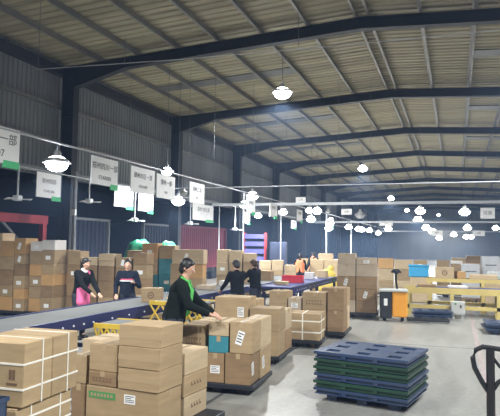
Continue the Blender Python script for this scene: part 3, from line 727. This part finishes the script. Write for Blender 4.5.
# E
stack((-3.07, 10.9), 4, .15, [(0, 0, .62, .6, [.50], [('cross',)], ['tan'], 'single')], 'low pallet past the teal box', 'strapped cartons by the aisle', psize=(-.03, -.03, .66, .66), plabel='black pallet under the single cross-strapped carton', pallet='pallet_black')
# F
stack((-3.22, 12.25), 2, .14, [
    (.62, 0, .36, .5, [.45, .47], [(), ()], ['brown', 'brown'], 'near aisle-side'), (.62, .52, .36, .4, [.5, .40], [], ['pale', 'tan'], 'far aisle-side'),
    (.08, 0, .52, .55, [.45, .36], [(), ('print',)], ['tan', 'tan'], 'near middle'), (-.24, 0, .3, .5, [.4, .28], [(), ('lf',)], ['tan', 'grey'], 'near wall-side'),
    (-.68, .05, .42, .5, [.45, .36], [], ['tan', 'tan'], 'outer wall-side')],
    'pallet behind the cross-strapped carton', 'cartons on the fourth pallet', psize=(-.7, -.02, 1.01, .98), plabel='black pallet behind the cross-strapped carton', pallet='pallet_black')
# G tall stack
stack((-3.1, 16.0), 6, .15, [
    (.50, 0, .56, .5, [.32, .33, .33, .33, .18], [(), ('lt',), (), (), ('lf',)], ['brown', 'brown', 'brown', 'grey', 'grey'], 'near aisle-side'),
    (0, 0, .49, .5, [.33, .33, .32, .33, .3], [(), (), ('lt',), (), ()], ['grey', 'brown', 'brown', 'grey', 'grey'], 'near wall-side'),
    (.50, .52, .56, .5, [.32, .33, .33, .3], [], ['brown'], 'far aisle-side'),
    (0, .52, .49, .5, [.33, .33, .32, .33, .22], [], ['grey', 'brown'], 'far wall-side'),
    (-.46, .1, .44, .5, [.35, .28], [('lf',), ()], ['brown', 'brown'], 'outer wall-side')],
    'tall stack by orange truck', 'cartons in the tall stack', psize=(-.48, -.03, 1.1, 1.1), plabel='black pallet under the tall carton stack', pallet='pallet_black')

# L: wall-side piles behind the belt: columns across, each built up from the pallet
def pile(x0, y, z, cols, phrase, grp, yaw=0, d=.5, fine=False, deep=0):
    lx = 0; cells = []
    n = len(cols)
    names = ['first', 'second', 'third', 'fourth', 'fifth', 'sixth', 'seventh', 'eighth', 'ninth', 'tenth']
    for i, (w, hs, ts, fs) in enumerate(cols):
        cells.append((lx, random.uniform(0, .14), w, d, hs, fs, ts, names[i] + ' from wall')); 
        if deep: cells.append((lx, d + .17, w, d, [h for h in hs[:-1]], [], ts, names[i] + ' rear from wall'))
        lx += w + .028
    stack((x0, y), yaw, z, cells, phrase, grp, fine=fine, jit=1.7, psize=(-.03, -.03, lx + .02, (2 * d + .2) if deep else d + .17), plabel='black pallet under the cartons, ' + phrase, pallet='pallet_black')
L_, N_ = 'lf', ()
pile(-11.75, 12.3, .15, [
    (.30, [.34, .30, .33, .28, .36, .42], ['orange', 'orange', 'tan', 'tan', 'orange', 'pale'], []),
    (.46, [.36, .30, .40, .34, .42], ['orange', 'tan', 'brown', 'tan', 'orange'], [(), ('lf',), (), (), ()]),
    (.36, [.3, .28, .34, .30, .26, .42], ['tan', 'orange', 'tan', 'brown', 'tan', 'orange'], [('lf',), (), ('lf',), (), ('lt',), ('lt',)]),
    (.40, [.34, .30, .28, .30, .34, .26], ['orange', 'tan', 'tan', 'orange', 'tan', 'white'], [(), (), ('lf',), (), (), ('lf',)]),
    (.40, [.38, .30, .30, .26, .36, .26], ['tan', 'brown', 'orange', 'tan', 'tan', 'white'], [('lf',), (), (), (), ('lf',)])],
    'pile behind the bundle', 'cartons in the wall-side pile', deep=1)
pile(-9.60, 12.7, .15, [
    (.36, [.40, .42, .40, .36], ['brown', 'brown', 'brown', 'tan'], [(), (), ('lf',)]),
    (.46, [.40, .32, .5, .20], ['brown', 'tan', 'brown', 'pale'], [()]),
    (.44, [.40, .42, .38, .14, .18], ['tan', 'brown', 'brown', 'pale', 'pale'], []),
    (.44, [.40, .42, .35, .26], ['tan', 'tan', 'brown', 'tan'], [(), (), (), ('lt',)]),
    (.38, [.5, .40, .36, .30], ['pale', 'brown', 'tan', 'brown'], [(), (), ('lf',), ()])],
    'pile behind pink apron', 'cartons in the pile behind the pink apron', yaw=8)
# teal wrapped goods under tarp between the two workers
pile(-9.4, 15.3, .15, [
    (.45, [.45, .40, .42, .32], ['brown', 'tan', 'tan', 'tan'], [()]),
    (.48, [.45, .42, .48, .46], ['teal', 'teal', 'tan', 'orange'], [(), (), (), ('lf',)]),
    (.50, [.45, .44, .46, .40], ['teal', 'teal', 'teal', 'tan'], [(), ('lf',)]),],
    'pile by green tarp', 'cartons in front of the green tarp', yaw=10)
r = empty('tarpaulin', (-10.15, 16.25, 0), R(10))
vs = []; fs = []; NX, NY = 26, 16
for j in range(NY + 1):
    for i in range(NX + 1):
        u = i / NX; v = j / NY; x = u * 1.7
        edge = min(1, min(u, 1 - u) * 6)
        z = 1.98 + .08 * math.sin(u * 9) + .05 * math.sin(u * 23 + v * 5) - .2 * (u - .3) ** 2
        t = v * 2.0 - .2
        yv = min(max(t, 0), 1.2); drop = max(0, -t) * 2.5 + max(0, t - 1.2) * 2
        z = z * (.6 + .4 * edge ** .5) - drop + .02 * math.sin(i * 1.7 + j)
        vs.append((x, yv + .05 * math.sin(i * .9), max(.6, z)))
for j in range(NY):
    for i in range(NX): a = j * (NX + 1) + i; fs.append((a, a + 1, a + NX + 2, a + NX + 1))
mb = MB(); mb.add(vs, fs); o = mb.build('sheet', 'tarp', r, smooth=True); sm = o.modifiers.new('thick', 'SOLIDIFY'); sm.thickness = .01
MB().cbox(.2, 1.5, .12, 1.1, 0.05, 1.58, .05).build('covered_load', 'pallet_black', r)
tag(r, 'crumpled shiny green tarpaulin over a load behind the teal cartons', 'tarpaulin')
carton(-7.2, 12.55, 0.15, .62, .5, .48, R(4), 'tan', 'tan carton bound with crossing straps, on the floor behind the belt', None, ('cross',), False)
pallet_plastic((-7.25, 12.52), 4, .74, .56, 'pallet_black', 'small black pallet below the strapped carton behind the belt', 'pallets under carton stacks', top=.15, holes=False)
carton(-5.52, 9.55, .862, .36, .28, .26, R(16), 'tan', 'tan carton with a round printed emblem riding on the grey belt', None, ('logo',), True)
# pile right behind the near worker's back
pile(-7.55, 14.6, .15, [
    (.40, [.4, .43, .42], ['brown', 'tan', 'tan'], [()]),
    (.50, [.42, .42, .41], ['tan', 'tan', 'orange'], [(), (), ()])],
    'pile beside near worker', 'cartons piled beside the near worker', yaw=12)
carton(-7.52, 14.66, 1.398, .90, .5, .40, R(11), 'pale', 'wide pale carton lying across the top of the pile beside near worker', 'cartons piled beside the near worker', ('lt',), False)
pile(-7.35, 17.4, .15, [
    (.40, [.4, .42, .42, .40], ['tan', 'tan', 'pale', 'pale'], [(), (), ('lf',)]), (.42, [.45, .42, .36, .38], ['tan', 'tan', 'tan', 'pale'], [()]), (.40, [.4, .4, .45, .28], ['tan', 'pale', 'tan', 'pale'], [()])],
    'pile behind cropped-hair worker', 'cartons behind the black-clad workers', yaw=12)
pile(-6.95, 20.6, .15, [
    (.45, [.5, .42, .3], ['pale', 'pale', 'pale'], [()]), (.42, [.45, .42, .38], ['pale', 'tan', 'pale'], [()]), (.45, [.5, .35, .22], ['pale', 'pale', 'pale'], [()])],
    'pile behind ponytail worker', 'pale cartons behind the ponytailed worker', yaw=12)
# far piles by packers
pile(-6.9, 26.5, .15, [
    (.8, [.6, .6], ['brown', 'tan'], [()]), (.7, [.6, .5, .35], ['tan', 'pale', 'pale'], [()]), (.5, [.5, .4, .3], ['white', 'blue', 'white'], [()])],
    'behind orange-vested packers', 'cartons behind the packers', yaw=10)
pile(-5.55, 22.8, .15, [(.55, [.5, .45, .30], ['tan', 'pale', 'pale'], [()]), (.6, [.5, .4, .35], ['pale', 'pale', 'pale'], [()]), (.6, [.5, .45], ['pale', 'pale'], [()])],
    'low pile by packers', 'pale cartons beside the packers', yaw=8)
pile(-3.75, 19.2, .15, [(.5, [.45, .42, .4], ['grey', 'brown', 'grey'], [()]), (.55, [.45, .42, .4], ['grey', 'grey', 'brown'], [()])],
    'pile behind tall stack', 'grey-brown cartons behind the tall stack', yaw=4)
# small parcels on the blue belt and around
for k, (x, y, w, d, h, t, l) in enumerate(((-4.75, 15.4, .35, .3, .1, 'pale', 'flat pale parcel at the start of the blue belt'), (-4.7, 18.6, .3, .25, .22, 'white', 'white parcel on the blue belt behind the red basket'), (-4.5, 19.6, .35, .3, .25, 'pale', 'pale parcel on the blue belt, farther along'))):
    carton(x, y, .862, w, d, h, R(5 * k), t, l, None, (), False, 'parcel', 'parcel')
r = empty('basket', (-4.85, 16.5, .862), R(6)); mb = MB(); mb.box(0, .6, 0, .015, 0, .2); mb.box(0, .6, .385, .4, 0, .2); mb.box(0, .015, 0, .4, 0, .2); mb.box(.585, .6, 0, .4, 0, .2); mb.box(0, .6, 0, .4, 0, .015); mb.build('body', 'tote_red', r)
mb = MB(); mb.box(-.015, .615, -.015, .02, .18, .2); mb.box(-.015, .615, .38, .415, .18, .2); mb.box(-.015, .02, -.015, .415, .18, .2); mb.box(.58, .615, -.015, .415, .18, .2); mb.build('rim', 'tote_red', r)
tag(r, 'bright red plastic basket on the dark blue belt', 'basket')
for k, (x, y, z, w, d, h, t, l) in enumerate(((-5.95, 12.9, .862, .4, .3, .1, 'grey', 'flat greyish parcel on the grey belt before the cropped-hair worker'), (-5.9, 14.2, .862, .35, .3, .14, 'white', 'small white parcel on the farther grey belt'), (-5.85, 15.4, .862, .45, .35, .22, 'pale', 'pale carton riding the farther grey belt behind the ponytailed worker'),
    (-5.85, 17.0, .862, .5, .4, .3, 'tan', 'tan carton riding far along the grey belt'), (-.2, 17.6, .805, .5, .4, .06, 'white', 'thin white parcel on the first yellow conveyor near the control box'), (2.0, 17.6, .805, .5, .4, .3, 'tan', 'tan carton on the first yellow conveyor at the picture edge'), (.02, 18.97, 1.005, .26, .35, .22, 'orange', 'orange-brown carton between the round-marked and flat cartons'))):
    carton(x, y, z, w, d, h, R(4 * k - 8), t, l, None, (), False, 'parcel', 'parcel')
# yellow sack
r = empty('woven_sack', (-4.55, 21.6, 0)); mb = MB(); mb.ball((0, 0, .42), .42, .3, .42, 16); mb.ball((0, 0, .85), .3, .22, .26, 14); mb.cap((.05, 0, 1.0), (.12, 0, 1.12), .09, .12)
o = mb.build('sack_body', 'bag_yellow', r); rm = o.modifiers.new('m', 'REMESH'); rm.mode = 'VOXEL'; rm.voxel_size = .035; rm.use_smooth_shade = True
MB().ball((-.12, -.17, .82), .2, .14, .14, 12).build('red_patch', 'tote_red', r, smooth=True)
tag(r, 'bulging yellow sack with a red patch between blue belt and tall stack', 'sack')
# yellow bag edge at far wall side
r = empty('yellow_bag', (-11.95, 11.9, 0)); mb = MB(); mb.ball((0, 0, .45), .2, .2, .45, 14); mb.ball((.02, 0, .95), .19, .16, .25, 12); o = mb.build('bag_body', 'bag_yellow', r); rm = o.modifiers.new('m', 'REMESH'); rm.mode = 'VOXEL'; rm.voxel_size = .03; rm.use_smooth_shade = True
MB().box(-.1, .1, -.225, -.2, .4, .6).build('bag_print', 'label', r)
tag(r, 'yellow bag leaning at the wall-side edge of the carton pile', 'bag')

# shelf cage (violet shelves, red posts)
r = empty('shelf_cage', (-8.85, 24.0, 0), R(12))
for xx in (0, .94):
    for yy in (0, .55): MB().box(xx, xx + .06, yy, yy + .06, 0, 2.5).build('post', 'red', r)
for k in range(7): MB().cbox(.06, .94, .02, .58, .25 + .33 * k, .25 + .33 * k + .2, .01).build('shelf_tray', 'violet', r)
tag(r, 'tall shelf cage with violet-blue trays and red posts beyond the packers', 'shelf')
r = empty('dark_cabinet', (-7.75, 24.4, 0), R(12)); MB().cbox(0, .75, 0, .6, .05, 2.1, .015).build('cabinet_body', 'navy', r); MB().box(.37, .385, -.01, 0, .1, 2.05).build('door_gap', 'black', r)
MB().box(.05, .7, .05, .55, 0, .05).build('plinth', 'black', r)
tag(r, 'dark navy cabinet beside the violet shelf cage', 'cabinet')

# ------------------------------------------------------------------ orange stacker with pallets
r = empty('electric_stacker', (-1.9, 15.6, 0), R(8))
MB().cbox(0, .30, 0, .55, .08, .80, .03).build('battery_housing', 'black', r)
MB().cbox(.31, .70, .02, .55, .12, .78, .03).build('motor_cover', 'orange', r)
MB().cbox(-.02, .72, -.02, .57, .78, .84, .015).build('top_cover', 'grey_box', r)
MB().tube([(.45, .3, .82), (.42, .25, 1.1), (.42, .15, 1.28)], .03, 8).build('tiller', 'black', r)
mb = MB(); mb.tube([(.30, .15, 1.28), (.36, .12, 1.34), (.48, .12, 1.34), (.54, .15, 1.28)], .03, 8); mb.ball((.42, .13, 1.3), .08, .05, .07); mb.build('tiller_handle', 'black', r)
for xx in (.12, .58): MB().tube([(xx - .04, .28, .08), (xx + .04, .28, .08)], .08, 14).build('wheel', 'rubber', r)
for yy in (.05, .38): MB().cbox(.7, 1.75, yy, yy + .14, .03, .09, .01).build('fork', 'black', r)
mb = MB(); n = 16; mb.box(.10, .19, -.012, 0, .42, .60); mb.build('plate', 'label', r)
tag(r, 'orange and black electric pallet stacker with upright tiller handle', 'stacker')
stack((-1.35, 15.2), 8, .0, [], '', '')
pallet_plastic((-1.10, 16.4), 8, 1.0, .75, 'pallet_blue', 'blue pallet on the floor behind the orange stacker, lower of two', 'loose pallets by the stacker')
pallet_plastic((-1.08, 16.42), 8, 1.0, .75, 'pallet_blue', 'blue pallet behind the orange stacker, upper of two', 'loose pallets by the stacker', z=.096)
pallet_plastic((.62, 14.3), 5, 1.2, 1.0, 'pallet_blue', 'blue pallet across the red floor line, lower of two', 'loose pallets across the red line')
pallet_plastic((.64, 14.3), 3, 1.2, 1.0, 'pallet_blue', 'blue pallet across the red floor line, upper of two', 'loose pallets across the red line', z=.096)

# goods around the cross conveyors
carton(-.62, 18.9, 1.005, .55, .45, .34, R(3), 'pale', 'pale carton with round mark on the higher yellow conveyor', None, ('logo',), False)
carton(.35, 18.95, 1.005, .8, .5, .14, R(-3), 'pale', 'flat pale carton on the higher yellow conveyor', None, (), False)
carton(1.3, 17.6, .805, .34, .4, .38, R(4), 'white', 'white carton on the first yellow conveyor, aisle end', None, (), False)
carton(-1.05, 17.55, .805, .5, .4, .08, R(6), 'brown', 'flat red-brown carton at the wall-side end of the yellow conveyor', None, (), False)
r = empty('teal_tote', (-1.55, 21.4, 0), R(4)); MB().cbox(0, .62, 0, .45, 0, .9, .03).build('base_box', CARD['pale'], r)
tag(r, 'pale carton supporting the sky-blue tote', 'carton')
r = empty('plastic_tote', (-1.6, 21.38, .9), R(4)); MB().cbox(0, .68, 0, .5, 0, .40, .03).build('tote_body', CARD['blue'], r); MB().cbox(-.02, .70, -.02, .52, .37, .43, .01).build('lid', CARD['blue'], r)
tag(r, 'sky-blue plastic tote standing high among the far cartons', 'tote')
pile(-3.55, 23.2, .15, [(.6, [.5, .5, .3], ['pale', 'pale', 'pale'], []), (.6, [.5, .45, .4], ['tan', 'pale', 'orange'], []), (.7, [.5, .45, .35], ['pale', 'tan', 'pale'], []), (.5, [.5, .45, .35], ['pale', 'white', 'tan'], [(), (), ('lf',)])],
    'row behind orange stacker', 'cartons behind the orange stacker', yaw=3)
pile(-.75, 24.3, .15, [(.5, [.5, .45, .35], ['tan', 'brown', 'tan'], []), (.45, [.5, .45, .22, .12], ['tan', 'tan', 'tan', 'white'], []), (.5, [.5, .4, .3], ['tan', 'brown', 'brown'], [(), (), ('lf',)]), (.5, [.5, .35, .35], ['tan', 'brown', 'tan'], [])],
    'row beside sky-blue tote', 'cartons beside the sky-blue tote', yaw=2)
pile(-.2, 27.6, .15, [(.6, [.6, .45, .3], ['tan', 'tan', 'pale'], []), (.6, [.6, .5, .35], ['tan', 'pale', 'tan'], []), (.6, [.6, .5, .2], ['tan', 'tan', 'grey'], [])],
    'second row beyond tote', 'cartons in the farther row', yaw=2)
def wrapped(x, y, w, d, h, label, material='silver'):
    r = empty('wrapped_cabinet', (x, y, 0), R(3)); MB().cbox(0, w, 0, d, .14, h, .02).build('wrapped_body', material, r)
    MB().box(0, w, 0, d, .1, .14).build('skid_top', CARD['brown'], r)
    for a in (0, w / 2 - .05, w - .1): MB().box(a, a + .1, 0, d, 0, .1).build('skid_block', CARD['brown'], r)
    MB().box(w * .2, w * .8, -.003, 0, h * .8, h * .82).build('seam', 'steel_dark', r); MB().box(w * .49, w * .5, -.003, 0, .2, h - .1).build('seam', 'label', r)
    tag(r, label, 'cabinet', 'wrapped cabinets standing behind the yellow conveyors')
wrapped(.18, 22.6, .62, .6, 1.36, 'shorter pale grey wrapped cabinet behind the yellow conveyors')
wrapped(.88, 23.0, .62, .6, 1.65, 'taller pale grey wrapped cabinet next to the shorter one')
wrapped(1.56, 23.2, .6, .6, 1.55, 'pale wrapped cabinet at the aisle edge, cut by the picture', 'label')
r = empty('green_load', (.90, 20.6, 0), R(3))
MB().cbox(0, 1.1, 0, .6, 0.0, .82, .03).build('carton_base', CARD['pale'], r); MB().cbox(.03, 1.07, .03, .57, .82, 1.2, .05).build('film_top', 'wrap', r); MB().cbox(.3, .7, .1, .5, .82, 1.0, .04).build('green_goods', 'tarp', r)
tag(r, 'film-wrapped load with green goods near the taller grey cabinet', 'load')
# green plant-like heap behind tall stack
r = empty('green_bag', (-3.1, 21.0, 0), R(0)); mb = MB(); mb.ball((0, 0, .7), .3, .25, .7, 14); mb.ball((.05, 0, 1.35), .24, .2, .22, 12); o = mb.build('bag_body', 'tarp', r); rm = o.modifiers.new('m', 'REMESH'); rm.mode = 'VOXEL'; rm.voxel_size = .04; rm.use_smooth_shade = True
tag(r, 'green bag peeking above the cartons beside the tall stack', 'bag')

# ------------------------------------------------------------------ black handle of the trolley at the near aisle side
r = empty('hand_trolley', (.22, 4.5, 0), R(0))
MB().tube([(0, 0, .16), (0, 0, 1.24)], .030, 10).build('upright', 'black', r)
MB().tube([(.62, .0, .16), (.62, .0, 1.24)], .030, 10).build('upright', 'black', r)
mb = MB(); pts = [(.66, 0, 1.235), (.5, 0, 1.225), (.2, 0, 1.23), (.02, 0, 1.245), (-.05, 0, 1.25), (-.095, 0, 1.225), (-.117, 0, 1.17), (-.105, 0, 1.10), (-.06, 0, 1.01), (0, 0, .915)]
mb.tube(pts, .018, 8); mb.build('top_loop', 'black', r)
MB().tube([(0, 0, .93), (.05, 0, 1.01), (.12, 0, 1.06), (.3, 0, 1.075), (.5, 0, 1.06), (.62, 0, .93)], .016, 8).build('inner_bow', 'black', r)
MB().tube([(.01, 0, 1.19), (.06, 0, 1.12), (.2, 0, 1.07)], .013, 6).build('brace', 'black', r)
MB().cbox(-.05, .68, -.75, .05, .14, .18, .01).build('platform', 'black', r)
for xx in (.05, .57):
    for yy in (-.65, -.05): MB().tube([(xx - .02, yy, .07), (xx + .02, yy, .07)], .07, 14).build('wheel', 'rubber', r)
tag(r, 'black tubular trolley handle with looped corner at the aisle side', 'trolley')

# ------------------------------------------------------------------ people
def remesh(mb, name, material, parent, vox, smooth=2):
    o = mb.build(name, material, parent)
    rm = o.modifiers.new('m', 'REMESH'); rm.mode = 'VOXEL'; rm.voxel_size = vox; rm.use_smooth_shade = True
    s = o.modifiers.new('s', 'SMOOTH'); s.factor = .5; s.iterations = smooth
    return o
def person(loc, heading, H, label, top='cloth_black', trousers='denim', hair='hair', lean=0.1, rhand=(.25, .45, 1.0), lhand=(-.25, .45, 1.0), head_yaw=0, head_pitch=.25, vox=.011, pony=False, vest=None, apron=None, ribbons=False, stripes=False, collar=False, bob=False):
    r = empty('person', loc, heading); k = H / 1.7
    V = lambda x, y, z: Vector((x * k, y * k, z * k))
    pel = V(0, 0, .95)
    def sp(z): return V(0, math.sin(lean) * (z - .95), .95 + math.cos(lean) * (z - .95))
    waist, chest, neck, hc = sp(1.08), sp(1.30), sp(1.46), sp(1.59) + V(0, .02, 0)
    sh = {s: sp(1.39) + V(s * .17, 0, 0) for s in (-1, 1)}
    hand = {1: V(*rhand), -1: V(*lhand)}
    elbow = {}
    for s in (-1, 1):
        a, b = sh[s], hand[s]; u, f = .29 * k, .26 * k; d = b - a; L = min(d.length, u + f - .01)
        b = a + d.normalized() * L; hand[s] = b
        x = (u * u - f * f + L * L) / (2 * L); hgt = math.sqrt(max(u * u - x * x, 0)); dn = d.normalized()
        pole = Vector((s * .5, -.5, -1)); pole = (pole - dn * pole.dot(dn)).normalized()
        elbow[s] = a + dn * x + pole * hgt
    rot = Matrix.Rotation(head_yaw, 3, 'Z') @ Matrix.Rotation(-head_pitch, 3, 'X')
    HP = lambda x, y, z: hc + rot @ V(x, y, z)
    hip = {s: V(s * .09, 0, .90) for s in (-1, 1)}; knee = {s: V(s * .10, .03, .50) for s in (-1, 1)}; ank = {s: V(s * .11, -.02 + .1 * s * .3, .09) for s in (-1, 1)}
    b = MB()
    b.cap(pel, waist, .12 * k, .10 * k); b.cap(waist, chest, .10 * k, .105 * k); b.cap(sp(1.36) + V(-.12, 0, 0), sp(1.36) + V(.12, 0, 0), .06 * k, .06 * k)
    b.cap(neck - V(0, 0, .06), hc - V(0, 0, .05), .055 * k, .052 * k)
    b.ball(HP(0, 0, .015), .076 * k, .092 * k, .108 * k, 18, rot); b.ball(HP(0, .018, -.05), .056 * k, .066 * k, .062 * k, 14, rot)
    b.cap(HP(0, .086, .01), HP(0, .102, -.018), .010 * k, .015 * k, 8)      # nose
    b.cap(HP(-.02, .082, -.052), HP(.02, .082, -.052), .008 * k, .008 * k, 8)  # lips
    for s in (-1, 1): b.ball(HP(s * .078, -.005, -.005), .011 * k, .02 * k, .03 * k, 10, rot)
    for s in (-1, 1):
        b.cap(sh[s], elbow[s], .05 * k, .04 * k); b.cap(elbow[s], hand[s], .038 * k, .026 * k)
        d = (hand[s] - elbow[s]).normalized(); side = d.cross(Vector((0, 0, 1))).normalized(); dn = d.cross(side).normalized()
        if dn.z > 0: dn = -dn
        palm = hand[s] + d * .07 * k; b.cap(hand[s] + d * .01, palm - side * .018 * k, .024 * k, .02 * k, 8); b.cap(hand[s] + d * .01, palm + side * .018 * k, .024 * k, .02 * k, 8)
        for q in range(4):
            o_ = side * (q - 1.5) * .021 * k; ln = (.038, .045, .042, .032)[q] * k; p1 = palm + o_ * 1.1 + d * .015; p2 = p1 + d * ln; p3 = p2 + (d * .6 + dn * .8).normalized() * ln * .8
            b.cap(p1, p2, .0095 * k, .009 * k, 6); b.cap(p2, p3, .009 * k, .008 * k, 6)
        th = -side * s if True else side
        t1 = hand[s] + d * .03 * k + th * .03 * k; t2 = t1 + (d * .7 + th * .5 + dn * .3).normalized() * .04 * k; b.cap(hand[s] + d * .02 * k, t1, .013 * k, .012 * k, 6); b.cap(t1, t2, .011 * k, .009 * k, 6)
        b.cap(hip[s], knee[s], .085 * k, .058 * k); b.cap(knee[s], ank[s], .055 * k, .038 * k); b.cap(ank[s], ank[s] + V(0, .13, -.05), .035 * k, .03 * k)
    remesh(b, 'body', 'skin', r, vox)
    for s in (-1, 1):
        e = MB(); e.ball(HP(s * .031, .083, .012), .011 * k, .007 * k, .007 * k, 8, rot); e.build('eye', 'white_cloth', r, smooth=True)
        e = MB(); e.ball(HP(s * .031, .0895, .012), .005 * k, .003 * k, .005 * k, 8, rot); e.build('pupil', 'ink', r, smooth=True)
    h = MB(); h.ball(HP(0, -.018, .038), .087 * k, .096 * k, .098 * k, 18, rot); h.ball(HP(0, -.045, -.01), .075 * k, .065 * k, .085 * k, 14, rot)
    h.cap(HP(-.045, .05, .078), HP(.045, .05, .078), .026 * k, .026 * k); h.cap(HP(-.07, .01, .03), HP(-.074, -.01, -.03), .02 * k, .014 * k); h.cap(HP(.07, .01, .03), HP(.074, -.01, -.03), .02 * k, .014 * k)
    if bob:
        for s in (-1, 1): h.cap(HP(s * .07, -.02, .03), HP(s * .072, -.015, -.07), .03 * k, .022 * k)
        h.cap(HP(0, -.07, .0), HP(0, -.075, -.09), .06 * k, .045 * k)
    if pony:
        h.ball(HP(0, -.10, .05), .035 * k, .035 * k, .035 * k, 10); h.cap(HP(0, -.12, .04), HP(0, -.135, -.06), .035 * k, .04 * k); h.cap(HP(0, -.135, -.06), HP(0, -.12, -.17), .038 * k, .018 * k)
    remesh(h, 'hair', hair, r, vox)
    j = MB(); g = .022 * k
    j.cap(pel - V(0, 0, .0), waist, .155 * k, .145 * k); j.cap(pel + V(-.05, 0, 0), waist + V(-.04, 0, 0), .13 * k, .12 * k); j.cap(pel + V(.05, 0, 0), waist + V(.04, 0, 0), .13 * k, .12 * k)
    j.cap(waist + V(-.04, 0, 0), chest + V(-.05, 0, 0), .125 * k, .135 * k); j.cap(waist + V(.04, 0, 0), chest + V(.05, 0, 0), .125 * k, .135 * k)
    j.cap(sp(1.36) + V(-.13, 0, 0), sp(1.36) + V(.13, 0, 0), .095 * k, .095 * k); j.cap(sp(1.38), neck - V(0, 0, .02), .09 * k, .068 * k)
    for s in (-1, 1): j.cap(sh[s], elbow[s], .074 * k, .058 * k); j.cap(elbow[s], elbow[s].lerp(hand[s], .93), .056 * k, .043 * k)
    remesh(j, 'jacket', top, r, vox)
    t = MB(); t.cap(V(-.04, 0, .93), V(.04, 0, .93), .14 * k, .14 * k)
    for s in (-1, 1): t.cap(hip[s], knee[s], .108 * k, .078 * k); t.cap(knee[s], ank[s] + V(0, 0, .02), .076 * k, .058 * k)
    remesh(t, 'trousers', trousers, r, vox)
    for s in (-1, 1):
        q = MB(); q.cap(ank[s] + V(0, -.02, -.035), ank[s] + V(0, .14, -.05), .047 * k, .04 * k); q.box(*sorted((ank[s].x - .04, ank[s].x + .04)), ank[s].y - .07, ank[s].y + .17, 0.0, .03); remesh(q, 'shoe', 'black', r, vox)
    if collar: remesh(MB().cap(neck - V(0, .0, .03), neck - V(0, 0, .0), .078 * k, .07 * k), 'collar', 'white_cloth', r, vox)
    if vest:
        v = MB(); v.cap(pel + V(-.05, 0, .03), chest + V(-.055, 0, 0), .145 * k, .15 * k); v.cap(pel + V(.05, 0, .03), chest + V(.055, 0, 0), .145 * k, .15 * k); v.cap(sp(1.36) + V(-.09, 0, 0), sp(1.36) + V(.09, 0, 0), .108 * k, .108 * k); remesh(v, 'vest', vest, r, vox)
    if apron:
        v = MB(); v.cap(V(-.05, .09, .78), V(-.05, .075, 1.04), .115 * k, .105 * k); v.cap(V(.05, .09, .78), V(.05, .075, 1.04), .115 * k, .105 * k); remesh(v, 'apron', apron, r, vox)
        v = MB(); v.cap(sp(1.1) + V(-.1, .07, 0), sp(1.36) + V(-.08, .07, .04), .05 * k, .035 * k); v.cap(sp(1.36) + V(-.08, .07, .04), sp(1.42) + V(-.07, -.03, .03), .035 * k, .03 * k); remesh(v, 'apron_strap', apron, r, vox)
    if ribbons:
        for s in (-1, 1):
            v = MB(); v.tube([neck + V(s * .06, -.02, .02), sp(1.42) + V(s * .075, .085, .0), sp(1.3) + V(s * .075, .153, 0), sp(1.12) + V(s * .075, .168, 0), sp(.98) + V(s * .075, .17, 0)], .015 * k, 6); v.build('ribbon', 'hi_green', r, smooth=True)
    if stripes:
        for z_, m_ in ((1.27, 'pink_stripe'), (1.235, 'white_cloth')):
            v = MB(); v.tube([sp(z_) + V(-.17, .04, 0), sp(z_) + V(-.1, .125, 0), sp(z_) + V(0, .147, 0), sp(z_) + V(.1, .125, 0), sp(z_) + V(.17, .04, 0)], .014 * k, 6); v.build('chest_stripe', m_, r, smooth=True)
    tag(r, label, 'person'); return r
def face(dx, dy): return math.atan2(-dx, dy)   # heading so that local +Y points along (dx, dy)
person((-3.52, 6.95, 0), face(.95, .3), 1.76, 'person in dark jacket with bright green ribbons, turned from the camera at the belt', 'cloth_green', lean=.22, rhand=(.12, .45, 1.02), lhand=(-.1, .5, 1.0), head_yaw=-.1, head_pitch=.3, vox=.009, ribbons=True)
person((-7.25, 10.1, 0), face(.9, -.25), 1.64, 'person in black top and pink apron bending over a carton behind the belt', 'cloth_black', lean=.2, rhand=(.1, .5, .95), lhand=(-.12, .5, .9), apron='pink', collar=True, bob=True, head_pitch=.3)
person((-6.55, 10.75, 0), face(.42, -.9), 1.60, 'person in navy jacket with pink and white chest stripes, facing the viewer', 'cloth_navy', lean=.0, rhand=(.22, .2, .95), lhand=(-.18, .27, 1.2), stripes=True, head_pitch=.1, head_yaw=.1)
person((-4.56, 12.05, 0), face(-.75, .6), 1.60, 'person with cropped black hair in black, back to viewer, reaching over the belt', 'cloth_black', lean=.08, rhand=(.2, .42, 1.02), lhand=(-.2, .42, 1.0), head_yaw=.0, head_pitch=.3)
person((-4.72, 13.75, 0), face(-.85, .35), 1.58, 'person with brown ponytail in black, reaching across the belt', 'cloth_black', hair='hair_brown', lean=.1, rhand=(.2, .45, 1.1), lhand=(-.2, .5, 1.1), pony=True, head_pitch=.2)
person((-5.9, 22.6, 0), face(-.2, 1), 1.62, 'person in orange vest seen from behind, beside the red basket', 'cloth_black', vest='hi_orange', lean=.1, vox=.018, bob=True)
person((-5.75, 24.3, 0), face(.1, -1), 1.60, 'person in dark clothes between the two orange-vested packers', 'cloth_green', lean=.1, vox=.018)
person((-6.0, 25.4, 0), face(.2, -1), 1.66, 'person in orange vest facing the viewer, farther from the red basket', 'cloth_black', vest='hi_orange', lean=.1, vox=.018)
